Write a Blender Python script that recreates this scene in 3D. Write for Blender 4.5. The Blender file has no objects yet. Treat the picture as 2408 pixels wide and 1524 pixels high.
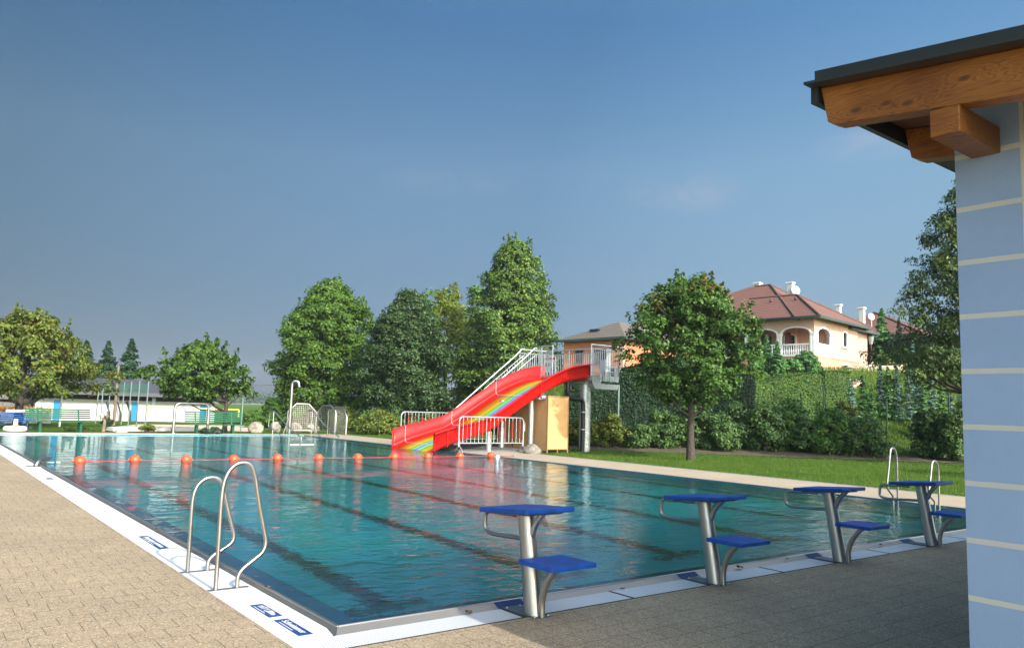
import bpy, bmesh, math, random
import numpy as np
from math import sin, cos, pi, sqrt, radians, tan, atan2
from mathutils import Vector, Matrix
rng = random.Random(7)
C = bpy.context.scene.collection
# ------------------------------------------------------------------ camera geometry
CF, YAW, PIT, ROL = 1838.848, 0.65657, 0.10918, 0.03173
CO = Vector((-2.895, -5.874, 1.741))
_f = Vector((sin(YAW)*cos(PIT), cos(YAW)*cos(PIT), sin(PIT)))
_r0 = Vector((cos(YAW), -sin(YAW), 0)); _u0 = _r0.cross(_f)
_r = cos(ROL)*_r0 + sin(ROL)*_u0
_u = -sin(ROL)*_r0 + cos(ROL)*_u0
def ray(px, py): return _f + _r*((px-1204)/CF) - _u*((py-762)/CF)
def G(px, py, z=0.0):
    d = ray(px, py); return CO + d*((z-CO.z)/d.z)
def aX(px, py, X):
    d = ray(px, py); return CO + d*((X-CO.x)/d.x)
def aY(px, py, Y):
    d = ray(px, py); return CO + d*((Y-CO.y)/d.y)
def aD(px, py, t): return CO + ray(px, py)*t
def hz(px, py, base):
    "height of the point at pixel (px,py) standing over ground point base"
    d = ray(px, py); t = ((base[0]-CO.x)*_f.x+(base[1]-CO.y)*_f.y)/(d.x*_f.x+d.y*_f.y)
    return CO.z + d.z*t
cam = bpy.data.cameras.new('camera'); co = bpy.data.objects.new('camera', cam); C.objects.link(co)
cam.sensor_width = 36; cam.lens = 36*CF/2408; cam.clip_end = 6000; cam.clip_start = .05
M = Matrix((( _r.x, _u.x, -_f.x, CO.x), (_r.y, _u.y, -_f.y, CO.y), (_r.z, _u.z, -_f.z, CO.z), (0,0,0,1)))
co.matrix_world = M
sc = bpy.context.scene; sc.camera = co
# ------------------------------------------------------------------ render settings
sc.view_settings.view_transform = 'Standard'; sc.view_settings.look = 'None'
sc.view_settings.exposure = 0.78; sc.view_settings.gamma = 1
sc.cycles.use_denoising = True
sc.cycles.max_bounces = 10; sc.cycles.transmission_bounces = 8; sc.cycles.transparent_max_bounces = 16
sc.cycles.diffuse_bounces = 3; sc.cycles.glossy_bounces = 4; sc.cycles.caustics_refractive = True
sc.cycles.caustics_reflective = False; sc.cycles.sample_clamp_indirect = 6
# ------------------------------------------------------------------ light: sun behind the camera, shadows fall to +Y
SUN_EL = radians(32.7); SUN_AZ = radians(180)     # azimuth clockwise from +Y
sl = bpy.data.lights.new('sun', 'SUN'); sl.energy = 3.15; sl.angle = radians(.5); sl.color = (1, .965, .905)
so = bpy.data.objects.new('sun', sl); C.objects.link(so)
sd = Vector((sin(SUN_AZ)*cos(SUN_EL), cos(SUN_AZ)*cos(SUN_EL), sin(SUN_EL)))
so.rotation_euler = sd.to_track_quat('Z', 'Y').to_euler(); so.location = (0, -20, 30)
# ------------------------------------------------------------------ node helpers
class NT:
    def __init__(s, tree): s.t = tree; s.n = tree.nodes; s.l = tree.links
    def add(s, typ, **kw):
        nd = s.n.new(typ)
        for k, v in kw.items():
            if k.startswith('i_'):
                key = k[2:]
                key = int(key) if key.isdigit() else key.replace('_', ' ')
                nd.inputs[key].default_value = v
            else: setattr(nd, k, v)
        return nd
    def link(s, a, b): s.l.new(a, b)
    def math(s, op, a, b=None, clamp=False):
        nd = s.n.new('ShaderNodeMath'); nd.operation = op; nd.use_clamp = clamp
        for i, v in enumerate((a, b)):
            if v is None: continue
            if isinstance(v, (int, float)): nd.inputs[i].default_value = v
            else: s.link(v, nd.inputs[i])
        return nd.outputs[0]
    def mix(s, fac, a, b, mode='MIX'):
        nd = s.n.new('ShaderNodeMix'); nd.data_type = 'RGBA'; nd.blend_type = mode
        for i, v in ((0, fac), (6, a), (7, b)):
            if isinstance(v, (int, float)): nd.inputs[i].default_value = v
            elif isinstance(v, tuple): nd.inputs[i].default_value = (*v, 1) if len(v) == 3 else v
            else: s.link(v, nd.inputs[i])
        return nd.outputs[2]
    def ramp(s, fac, pts, interp='LINEAR'):
        nd = s.n.new('ShaderNodeValToRGB'); nd.color_ramp.interpolation = interp
        e = nd.color_ramp.elements
        while len(e) < len(pts): e.new(.5)
        for el, (p, c) in zip(e, pts):
            el.position = p; el.color = (*c, 1) if len(c) == 3 else c
        s.link(fac, nd.inputs[0]); return nd.outputs[0]
    def noise(s, scale, detail=3, rough=.5, vec=None, dist=0, dim='3D'):
        nd = s.n.new('ShaderNodeTexNoise'); nd.noise_dimensions = dim
        nd.inputs['Scale'].default_value = scale; nd.inputs['Detail'].default_value = detail
        nd.inputs['Roughness'].default_value = rough; nd.inputs['Distortion'].default_value = dist
        if vec is not None: s.link(vec, nd.inputs['Vector'])
        return nd.outputs[0]
    def mapv(s, vec, scale=(1,1,1), rot=(0,0,0), loc=(0,0,0)):
        nd = s.n.new('ShaderNodeMapping'); nd.inputs['Scale'].default_value = scale
        nd.inputs['Rotation'].default_value = rot; nd.inputs['Location'].default_value = loc
        s.link(vec, nd.inputs['Vector']); return nd.outputs[0]
    def bump(s, h, strength=.3, dist=.01):
        nd = s.n.new('ShaderNodeBump'); nd.inputs['Strength'].default_value = strength
        nd.inputs['Distance'].default_value = dist; s.link(h, nd.inputs['Height']); return nd.outputs[0]
def pos(t): return t.add('ShaderNodeNewGeometry').outputs['Position']
def objc(t): return t.add('ShaderNodeTexCoord').outputs['Object']
MATS = {}
def mat(name, col=(.5,.5,.5), rough=.6, metal=0.0, noise=None, bump=None, spec=.5, coat=0, fn=None):
    """principled material; noise=(scale, amount) varies the value, bump=(scale,strength,dist)"""
    m = bpy.data.materials.new(name); m.use_nodes = True; t = NT(m.node_tree)
    b = t.n['Principled BSDF']; b.inputs['Base Color'].default_value = (*col, 1)
    b.inputs['Roughness'].default_value = rough; b.inputs['Metallic'].default_value = metal
    b.inputs['Specular IOR Level'].default_value = spec
    if coat: b.inputs['Coat Weight'].default_value = coat; b.inputs['Coat Roughness'].default_value = .08
    if noise:
        n = t.noise(noise[0], 5, .6, objc(t))
        lo = tuple(c*(1-noise[1]) for c in col); hi = tuple(min(1, c*(1+noise[1])) for c in col)
        t.link(t.ramp(n, [(.3, lo), (.7, hi)]), b.inputs['Base Color'])
    if bump:
        t.link(t.bump(t.noise(bump[0], 4, .6, objc(t)), bump[1], bump[2]), b.inputs['Normal'])
    if fn: fn(t, b)
    MATS[name] = m; return m
# ------------------------------------------------------------------ mesh building
class MB:
    def __init__(s): s.v = []; s.f = []; s.sm = []
    def quad(s, a, b, c, d): s.poly([a, b, c, d])
    def poly(s, pts, smooth=False):
        n = len(s.v); s.v += [tuple(p) for p in pts]; s.f.append(tuple(range(n, n+len(pts)))); s.sm.append(smooth)
    def addm(s, vs, fs, smooth=False):
        n = len(s.v); s.v += [tuple(p) for p in vs]
        for f in fs: s.f.append(tuple(i+n for i in f)); s.sm.append(smooth)
    def box(s, x0, x1, y0, y1, z0, z1, M=None):
        vs = [Vector((x, y, z)) for z in (z0, z1) for y in (y0, y1) for x in (x0, x1)]
        if M is not None: vs = [M @ v for v in vs]
        s.addm(vs, [(0,2,3,1), (4,5,7,6), (0,1,5,4), (2,6,7,3), (0,4,6,2), (1,3,7,5)])
        return s
    def cbox(s, c, dx, dy, dz, M=None, rz=0):
        R = Matrix.Translation(c) @ Matrix.Rotation(rz, 4, 'Z')
        return s.box(-dx/2, dx/2, -dy/2, dy/2, -dz/2, dz/2, R if M is None else M @ R)
    def bar(s, a, b, w, h=None, up=(0,0,1)):
        a = Vector(a); b = Vector(b); h = h or w
        d = (b-a); L = d.length; d.normalize(); u = Vector(up)
        if abs(d.dot(u)) > .98: u = Vector((0, 1, 0))
        x = d.cross(u).normalized(); u = x.cross(d)
        vs = [a + x*(i*w/2) + u*(j*h/2) + d*(k*L) for k in (0, 1) for j in (-1, 1) for i in (-1, 1)]
        s.addm(vs, [(0,2,3,1), (4,5,7,6), (0,1,5,4), (2,6,7,3), (0,4,6,2), (1,3,7,5)]); return s
    def tube(s, pts, r, n=12, cap=True, radii=None):
        pts = [Vector(p) for p in pts]; vs = []; fs = []
        T = []
        for i in range(len(pts)):
            a = pts[max(i-1, 0)]; b = pts[min(i+1, len(pts)-1)]; T.append((b-a).normalized())
        t0 = T[0]; nrm = t0.orthogonal().normalized()
        for i, p in enumerate(pts):
            t = T[i]
            if i: 
                ax = T[i-1].cross(t)
                if ax.length > 1e-7: nrm = Matrix.Rotation(T[i-1].angle(t), 3, ax.normalized()) @ nrm
            nrm = (nrm - t*nrm.dot(t)).normalized(); bn = t.cross(nrm)
            rr = radii[i] if radii else r
            for k in range(n):
                a = 2*pi*k/n; vs.append(p + nrm*(rr*cos(a)) + bn*(rr*sin(a)))
        for i in range(len(pts)-1):
            for k in range(n):
                k2 = (k+1) % n; fs.append((i*n+k, i*n+k2, (i+1)*n+k2, (i+1)*n+k))
        s.addm(vs, fs, True)
        if cap:
            s.poly([vs[k] for k in range(n)][::-1]); s.poly([vs[-n+k] for k in range(n)])
        return s
    def lathe(s, prof, n=20, c=(0,0,0), M=None, smooth=True):
        vs = []; fs = []
        for r, z in prof:
            for k in range(n):
                a = 2*pi*k/n; v = Vector((c[0]+r*cos(a), c[1]+r*sin(a), c[2]+z))
                vs.append(M @ v if M is not None else v)
        for i in range(len(prof)-1):
            for k in range(n):
                k2 = (k+1) % n; fs.append((i*n+k, i*n+k2, (i+1)*n+k2, (i+1)*n+k))
        s.addm(vs, fs, smooth); return s
    def prism(s, outline, z0, z1, M=None):
        """outline of (x,y) extruded z0..z1 with optional matrix"""
        n = len(outline)
        lo = [Vector((x, y, z0)) for x, y in outline]; hi = [Vector((x, y, z1)) for x, y in outline]
        if M is not None: lo = [M @ v for v in lo]; hi = [M @ v for v in hi]
        b = len(s.v); s.v += [tuple(p) for p in lo+hi]
        s.f.append(tuple(b+i for i in reversed(range(n)))); s.f.append(tuple(b+n+i for i in range(n))); s.sm += [False]*2
        for i in range(n):
            j = (i+1) % n; s.f.append((b+i, b+j, b+n+j, b+n+i)); s.sm.append(False)
        return s
    def build(s, name, m, parent=None, bevel=0, fix=True):
        me = bpy.data.meshes.new(name); me.from_pydata(s.v, [], s.f)
        me.polygons.foreach_set('use_smooth', s.sm)
        if m is not None:
            for mm in (m if isinstance(m, (list, tuple)) else [m]): me.materials.append(mm)
        o = bpy.data.objects.new(name, me); C.objects.link(o)
        if fix and len(s.f) < 60000:
            bm = bmesh.new(); bm.from_mesh(me); bmesh.ops.recalc_face_normals(bm, faces=bm.faces); bm.to_mesh(me); bm.free()
        if bevel:
            md = o.modifiers.new('bevel', 'BEVEL'); md.width = bevel; md.segments = 2; md.limit_method = 'ANGLE'
            md.angle_limit = radians(50)
        if parent is not None: o.parent = parent
        return o
def fillet(pts, r, n=5):
    pts = [Vector(p) for p in pts]; out = [pts[0]]
    for i in range(1, len(pts)-1):
        a, b, c = pts[i-1], pts[i], pts[i+1]; rr = min(r, (a-b).length*.49, (c-b).length*.49)
        p = b+(a-b).normalized()*rr; q = b+(c-b).normalized()*rr
        for k in range(n+1):
            t = k/n; out.append(p*(1-t)**2 + b*(2*t*(1-t)) + q*t*t)
    out.append(pts[-1]); return out
def spline(pts, n=6):
    pts = [Vector(p) for p in pts]; P = [pts[0]*2-pts[1]] + pts + [pts[-1]*2-pts[-2]]; out = []
    for i in range(1, len(P)-2):
        for k in range(n):
            t = k/n; a, b, c, d = P[i-1:i+3]
            out.append(.5*((2*b)+(c-a)*t+(2*a-5*b+4*c-d)*t*t+(3*b-a-3*c+d)*t**3))
    out.append(pts[-1]); return out
def tag(o, label=None, cat=None, group=None, kind=None):
    if label: o['label'] = label
    if cat: o['category'] = cat
    if group: o['group'] = group
    if kind: o['kind'] = kind
    return o
def thing(name, label, cat, loc=(0,0,0), rz=0, group=None):
    o = bpy.data.objects.new(name, None); C.objects.link(o); o.location = loc; o.rotation_euler = (0, 0, rz)
    o.empty_display_size = .2
    return tag(o, label, cat, group)
def struct(name, mb, m, **k): return tag(mb.build(name, m, **k), kind='structure')
def dup(root, loc, rz=None, label=None):
    r = root.copy(); C.objects.link(r); r.location = loc
    if rz is not None: r.rotation_euler = (0, 0, rz)
    if label: r['label'] = label
    for ch in list(root.children):
        c = ch.copy(); C.objects.link(c); c.parent = r
        for g in list(ch.children):
            d = g.copy(); C.objects.link(d); d.parent = c
    return r
# ------------------------------------------------------------------ sky
w = bpy.data.worlds.new('World'); sc.world = w; w.use_nodes = True; t = NT(w.node_tree)
bg = t.n['Background']; bg.inputs['Strength'].default_value = .14
sky = t.add('ShaderNodeTexSky', sky_type='NISHITA', sun_disc=False, sun_elevation=SUN_EL, sun_rotation=SUN_AZ,
            altitude=200, air_density=1.0, dust_density=1.2, ozone_density=2.2)
gen = t.add('ShaderNodeTexCoord').outputs['Generated']
sep = t.add('ShaderNodeSeparateXYZ'); t.link(gen, sep.inputs[0])
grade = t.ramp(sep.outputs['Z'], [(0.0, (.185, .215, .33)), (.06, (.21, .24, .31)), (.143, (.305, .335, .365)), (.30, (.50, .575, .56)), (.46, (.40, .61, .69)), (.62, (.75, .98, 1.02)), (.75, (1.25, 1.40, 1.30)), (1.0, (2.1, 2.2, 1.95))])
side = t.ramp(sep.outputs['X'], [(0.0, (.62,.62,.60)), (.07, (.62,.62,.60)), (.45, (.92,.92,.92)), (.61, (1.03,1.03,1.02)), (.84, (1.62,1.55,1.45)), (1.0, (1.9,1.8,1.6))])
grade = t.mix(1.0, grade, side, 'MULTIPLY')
# the half of the sky towards the sun (behind the camera) is brighter
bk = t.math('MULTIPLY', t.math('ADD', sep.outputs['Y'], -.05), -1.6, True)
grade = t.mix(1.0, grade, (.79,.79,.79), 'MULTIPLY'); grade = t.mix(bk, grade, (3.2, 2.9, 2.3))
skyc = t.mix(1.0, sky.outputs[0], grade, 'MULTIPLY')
# a few faint wisps of cloud
def blob(px, py, sx, sy, seed, amt):
    d = ray(px, py).normalized()
    dot = t.add('ShaderNodeVectorMath', operation='SUBTRACT'); t.link(gen, dot.inputs[0]); dot.inputs[1].default_value = d
    v = t.mapv(dot.outputs[0], (1/sx, 1/sx, 1/sy))
    ln = t.add('ShaderNodeVectorMath', operation='LENGTH'); t.link(v, ln.inputs[0])
    fall = t.math('SUBTRACT', 1.0, ln.outputs['Value'], True)
    n = t.noise(16, 4, .6, t.mapv(gen, (1, 1, 2.2), loc=(seed, 0, 0)))
    n = t.math('MULTIPLY', t.math('SUBTRACT', n, .33, True), 3.0, True)
    return t.math('MULTIPLY', t.math('MULTIPLY', fall, n), amt)
cl = t.math('ADD', blob(1610, 455, .085, .03, 1, .5), blob(2045, 335, .07, .022, 4, .6))
cl = t.math('ADD', cl, blob(1060, 432, .10, .02, 7, .22), True)
skyc = t.mix(cl, skyc, (1.9, 2.1, 2.6))
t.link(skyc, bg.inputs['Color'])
# ================================================================== MATERIALS
def _steel(t, b):
    n = t.noise(60, 3, .6, t.mapv(objc(t), (1, 1, .05)))
    t.link(t.ramp(n, [(.3, (.30,)*3), (.7, (.48,)*3)]), b.inputs['Roughness'])
steel = mat('brushed_steel', (.44, .425, .40), .32, 1.0, fn=_steel)
steel_rim = mat('rim_steel', (.50, .47, .43), .38, 1.0)
def _galv(t, b):
    v = t.add('ShaderNodeTexVoronoi', i_Scale=26.0); t.link(objc(t), v.inputs['Vector'])
    t.link(t.ramp(v.outputs['Color'], [(.2, (.42,.44,.46)), (.8, (.62,.64,.66))]), b.inputs['Base Color'])
galv = mat('galvanised_steel', (.55,.57,.59), .42, .75, fn=_galv)
dark_steel = mat('dark_plate', (.16,.165,.17), .45, .8)
blue_plate = mat('blue_plate', (.003, .065, .34), .5, noise=(7, .3), bump=(120, .8, .004))
blue_mark = mat('blue_mark', (.012, .02, .09), .5)
def _grate(axis):
    def fn(t, b):
        sp = t.add('ShaderNodeSeparateXYZ'); t.link(pos(t), sp.inputs[0])
        s = t.math('FRACT', t.math('MULTIPLY', sp.outputs[axis], 38.0))
        gap = t.math('LESS_THAN', s, .26)
        n = t.noise(3.5, 4, .6, pos(t))
        c = t.mix(n, (.66, .66, .66), (.80, .80, .79))
        t.link(t.mix(gap, c, (.34, .34, .35)), b.inputs['Base Color'])
        t.link(t.bump(t.math('SUBTRACT', 1.0, gap), .6, .006), b.inputs['Normal'])
    return fn
grate_x = mat('white_grating_near', (.8,.8,.8), .5, fn=_grate(0))
def _grate_left(t, b):
    sp = t.add('ShaderNodeSeparateXYZ'); t.link(pos(t), sp.inputs[0])
    s = t.math('FRACT', t.math('MULTIPLY', sp.outputs[1], 38.0)); gap = t.math('LESS_THAN', s, .2)
    t.link(t.mix(gap, (.84, .84, .84), (.66, .66, .67)), b.inputs['Base Color'])
grate_y = mat('white_grating_side', (.84,.84,.84), .5, fn=_grate_left)  # slat gaps kept pale: the sun's glare is put into the colour
def _ribs(t, b):
    sp = t.add('ShaderNodeSeparateXYZ'); t.link(pos(t), sp.inputs[0])
    s = t.math('ADD', sp.outputs[0], sp.outputs[1])
    w_ = t.math('SINE', t.math('MULTIPLY', s, 2*pi/.022))
    t.link(t.ramp(t.math('MULTIPLY_ADD', w_, .5), [(0, (.28,.25,.22)), (1, (.56,.50,.44))]), b.inputs['Base Color'])
    t.link(t.bump(w_, .5, .006), b.inputs['Normal'])
ribbed = mat('ribbed_rim_steel', (.5,.5,.48), .4, .9, fn=_ribs)
def _pave(t, b):
    p = pos(t); sw = t.add('ShaderNodeSeparateXYZ'); t.link(p, sw.inputs[0])
    cb = t.add('ShaderNodeCombineXYZ'); t.link(sw.outputs[0], cb.inputs[0]); t.link(sw.outputs[1], cb.inputs[1])
    br = t.add('ShaderNodeTexBrick', offset=.5, squash=1.0)
    br.inputs['Scale'].default_value = 1.0; br.inputs['Brick Width'].default_value = .25
    br.inputs['Row Height'].default_value = .25; br.inputs['Mortar Size'].default_value = .0036
    br.inputs['Mortar Smooth'].default_value = .2
    br.inputs['Color1'].default_value = (.47, .47, .47, 1); br.inputs['Color2'].default_value = (.53, .53, .53, 1)
    t.link(t.mapv(cb.outputs[0], loc=(.02, .07, 0)), br.inputs['Vector'])
    v = t.add('ShaderNodeTexVoronoi', i_Scale=105.0); t.link(p, v.inputs['Vector'])
    grain = t.ramp(v.outputs['Color'], [(.12, (.10,.073,.046)), (.40, (.325,.24,.152)), (.72, (.46,.345,.222)), (1, (.76,.62,.43))])
    grain = t.mix(.35, grain, t.ramp(t.noise(150, 2, .7, p), [(.35, (.21,.165,.11)), (.65, (.50,.41,.29))]))
    grain = t.mix(.55, grain, br.outputs['Color'], 'OVERLAY')
    st = t.noise(.9, 5, .62, p); grain = t.mix(.8, grain, t.ramp(st, [(.3, (.85,.85,.86)), (.62, (1.09,1.08,1.06))]), 'MULTIPLY')
    # joints open and close along their length
    jn = t.noise(2.7, 3, .6, p); j = t.math('MULTIPLY', br.outputs['Fac'], t.ramp(jn, [(.38, (0,)*3), (.6, (1,)*3)]))
    # joint strength shifts along X, painting in how sun and shade show them
    s2 = t.math('FRACT', t.math('MULTIPLY', t.math('ADD', sw.outputs[1], .07), 4.0))
    xj = t.math('GREATER_THAN', t.math('ABSOLUTE', t.math('SUBTRACT', s2, .5)), .474)
    east = t.ramp(t.math('MULTIPLY', sw.outputs[0], .25), [(.0, (.93,)*3), (.45, (.25,)*3)])
    j2 = t.math('MULTIPLY', j, t.math('SUBTRACT', 1.0, t.math('MULTIPLY', xj, east)))
    yw = t.ramp(t.math('MULTIPLY', sw.outputs[0], .25), [(.0, (1,)*3), (.45, (.42,)*3)])
    j2 = t.math('MULTIPLY', j2, t.math('MAXIMUM', yw, xj))
    t.link(t.mix(t.math('MULTIPLY', j2, .92), grain, (.115, .105, .08)), b.inputs['Base Color'])
    h = t.math('SUBTRACT', t.math('MULTIPLY', v.outputs['Distance'], .5), j2)
    t.link(t.bump(h, .55, .006), b.inputs['Normal'])
paving = mat('exposed_aggregate_paving', (.45,.36,.25), .9, spec=.25, fn=_pave)
def _deck(t, b):
    p = pos(t); n = t.noise(120, 3, .7, p)
    c = t.ramp(n, [(.3, (.33,.265,.19)), (.7, (.52,.43,.32))])
    t.link(t.mix(.7, c, t.ramp(t.noise(.7, 5, .6, p), [(.3, (.84,.82,.8)), (.7, (1.05,1.04,1.02))]), 'MULTIPLY'), b.inputs['Base Color'])
    t.link(t.bump(n, .4, .005), b.inputs['Normal'])
deckm = mat('sandy_deck', (.5,.42,.32), .9, spec=.2, fn=_deck)
def _grass(t, b):
    p = pos(t)
    n1 = t.noise(.22, 4, .6, p); n2 = t.noise(2.6, 4, .65, p); n3 = t.noise(34, 3, .7, t.mapv(p, (1, 1, .4)))
    c = t.ramp(n2, [(.28, (.050,.112,.008)), (.5, (.080,.165,.012)), (.72, (.125,.205,.024))])
    c = t.mix(.5, c, t.ramp(n1, [(.35, (.060,.135,.010)), (.7, (.12,.17,.03))]))
    c = t.mix(.75, c, t.ramp(n3, [(.28, (.45,.5,.4)), (.72, (1.35,1.3,1.3))]), 'MULTIPLY')
    fl = t.add('ShaderNodeTexVoronoi', i_Scale=2.4); t.link(p, fl.inputs['Vector'])
    t.link(t.mix(t.math('LESS_THAN', fl.outputs['Distance'], .035), c, (.55, .55, .42)), b.inputs['Base Color'])
    t.link(t.bump(n3, .9, .06), b.inputs['Normal'])
grass = mat('lawn_grass', (.1,.16,.03), .95, spec=.1, fn=_grass)
# ------------------------------------------------------------------ water and basin
W, L, DEEP = 14.75, 35.44, 1.8
def _basin(t, b):
    p = pos(t)
    n = t.noise(.5, 3, .5, p)
    c = t.ramp(n, [(.3, (.003,.22,.285)), (.7, (.004,.30,.315))])
    # bright network the ripples throw on the floor
    v = t.add('ShaderNodeTexVoronoi', feature='DISTANCE_TO_EDGE', i_Scale=2.4)
    wv = t.mapv(p, (1, 1.0, 1)); nn = t.add('ShaderNodeTexNoise'); nn.inputs['Scale'].default_value = 2.0; t.link(wv, nn.inputs['Vector'])
    t.link(t.mix(.3, wv, nn.outputs['Color'], 'ADD'), v.inputs['Vector'])
    t.link(c, b.inputs['Base Color'])
basin = mat('pool_lining', (.03,.5,.62), .6, fn=_basin)
lane_m = mat('lane_line', (.004, .022, .035), .6)
ledge_m = mat('submerged_ledge', (.006, .052, .115), .6)
def _water():
    m = bpy.data.materials.new('pool_water'); m.use_nodes = True; t = NT(m.node_tree); t.n.clear()
    out = t.add('ShaderNodeOutputMaterial'); gl = t.add('ShaderNodeBsdfGlass'); gl.inputs['IOR'].default_value = 1.30
    gl.inputs['Roughness'].default_value = 0.0; gl.inputs['Color'].default_value = (.84, .97, 1, 1)
    p = pos(t)
    a = t.noise(1.5, 2, .45, t.mapv(p, (.75, 1.25, 1), rot=(0, 0, .5)), dist=.5)
    b_ = t.noise(5.0, 2.5, .5, t.mapv(p, (.8, 1.3, 1), rot=(0, 0, -.35)), dist=.8)
    c = t.noise(13, 2, .5, t.mapv(p, (.9, 1.2, 1), rot=(0, 0, .2)), dist=.4)
    calm = t.ramp(t.noise(.16, 2, .5, p), [(.3, (.45,)*3), (.7, (1.1,)*3)])
    h = t.math('ADD', t.math('MULTIPLY', a, .8), t.math('ADD', t.math('MULTIPLY', b_, .44), t.math('MULTIPLY', c, .13)))
    h = t.math('MULTIPLY', h, calm)
    t.link(t.bump(h, 1.0, .034), gl.inputs['Normal']); t.link(gl.outputs[0], out.inputs[0]); return m
water_m = _water()
mb = MB(); N = 1
mb.quad((0,0,-.012), (W,0,-.012), (W,L,-.012), (0,L,-.012)); struct('water', mb, water_m, fix=False)
mb = MB()
mb.quad((0,0,-DEEP), (W,0,-DEEP), (W,L,-DEEP), (0,L,-DEEP))
for a, b in (((0,0),(W,0)), ((W,0),(W,L)), ((W,L),(0,L)), ((0,L),(0,0))):
    mb.quad((*a,-DEEP), (*b,-DEEP), (*b,.0), (*a,.0))
struct('pool_basin', mb, basin)
mb = MB()
for i in range(6):
    x = 1.62+2.5*i
    if x > W-.6: break
    mb.box(x-.15, x+.15, 2.0, L-2, -DEEP-.02, -DEEP+.004); mb.box(x-.55, x-.151, 2.0, 2.25, -DEEP-.02, -DEEP+.004); mb.box(x+.151, x+.55, 2.0, 2.25, -DEEP-.02, -DEEP+.004)
struct('pool_lane_markings', mb, lane_m)
mb = MB()
mb.quad((.002,.002,-.02), (.002,L,-.02), (.30,L-.3,-.16), (.30,.3,-.16))
mb.quad((.002,.002,-.02), (.30,.3,-.16), (W-.3,.3,-.16), (W,.002,-.02))
mb.quad((W-.002,0,-.02), (W-.3,.3,-.16), (W-.3,L-.3,-.16), (W-.002,L,-.02))
mb.quad((.002,L-.002,-.02), (W-.002,L-.002,-.02), (W-.3,L-.3,-.16), (.3,L-.3,-.16))
struct('pool_ledge', mb, ledge_m)
# rim: rolled steel lip, then the ribbed outer slope
mb = MB(); R_ = .014
for pts in ([(-R_,-R_,0),(W+R_,-R_,0)], [(-R_,-R_,0),(-R_,L,0)], [(W+R_,-R_,0),(W+R_,L+R_,0)], [(-R_,L+R_,0),(W+R_,L+R_,0)]):
    mb.tube(pts, R_, 8)
struct('pool_rim', mb, steel_rim)
mb = MB()
mb.quad((-.02,-.02,.004), (W,-.02,.004), (W,-.125,-.045), (-.085,-.125,-.045))
mb.poly([(-.02,-.02,.004), (-.085,-.125,-.045), (-.055,.12,-.0300), (-.02,.12,.004)]); mb.quad((-.02,.12,.004), (-.055,.12,-.0300), (-.055,L,-.0300), (-.02,L,.004))
struct('pool_rim_slope', mb, ribbed)
GZ = -.030
mb = MB(); mb.box(-.49,-.10,-.49,L+.3,GZ-.06,GZ)       # overlapped corner is mitred below
mb = MB(); mb.prism([(-.49,-.49),(-.10,-.10),(-.060,.10),(-.060,L+.3),(-.49,L+.3)], GZ-.06, GZ); struct('gutter_grating_side', mb, grate_y)
mb = MB()
segs = [-.10]; joints = [2.82, 5.33, 7.83, 10.33]
for i in range(5): joints_x = joints
xs = [-.49] 
def gseg(a, b, first=False):
    g = .013
    if first: mb.prism([(-.478,-.49),(b-g,-.49),(b-g,-.13),(-.118,-.13)], GZ-.06, GZ)
    else: mb.prism([(a+g,-.49),(b-g,-.49),(b-g,-.13),(a+g,-.13)], GZ-.06, GZ)
bx = [1.62+2.5*i for i in range(5)]
edges = [(0, bx[0]-.11)]
for i, x in enumerate(bx):
    nxt = bx[i+1]-.11 if i+1 < len(bx) else W
    mid = (x+.11+nxt)/2
    edges += [(x+.11, mid), (mid, nxt)]
for i, (a, b) in enumerate(edges): gseg(a, b, i == 0)
struct('gutter_grating_near', mb, grate_x)
mb = MB()
for a, b in edges[1:]: mb.box(b-.016, b+.016, -.49, -.13, GZ-.02, GZ+.002)
mb.box(-.5, W, -.507, -.493, -.05, -.016)
struct('gutter_joints', mb, mat('joint_dark', (.03,.03,.03), .8))
mb = MB(); mb.box(-.488, W, -.488, -.09, -.30, -.095); mb.box(-.488, -.09, -.09, L, -.30, -.095)
struct('gutter_channel', mb, mat('gutter_dark', (.05,.05,.05), .8))
mb = MB()
for x in bx: mb.quad((x-.12,-.021,.0075), (x+.19,-.021,.0075), (x+.19,-.118,-.0375), (x-.12,-.118,-.0375))
struct('rim_markers', mb, blue_mark)
# decks (sheets with the pool left open)
mb = MB()
mb.quad((-60,-40,-.02),(-.49,-40,-.02),(-.49,L+2.1,-.02),(-60,L+2.1,-.02)); mb.quad((-.49,-40,-.02),(W+.02,-40,-.02),(W+.02,-.49,-.02),(-.49,-.49,-.02))
struct('paving', mb, paving)
DX = 17.75
mb = MB()
mb.quad((W+.02,-12,-.018),(DX,-12,-.018),(DX,L+.02,-.018),(W+.02,L+.02,-.018)); mb.quad((-.49,L+.02,-.018),(DX,L+.02,-.018),(DX,L+1.9,-.018),(-.49,L+1.9,-.018))
struct('deck', mb, deckm)
# edge of the deck towards the lawn
mb = MB(); mb.box(DX, DX+.06, -12, L+1.9, -.1, -.008); struct('deck_kerb', mb, mat('kerb_steel', (.42,.47,.52), .5, .4))
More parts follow.
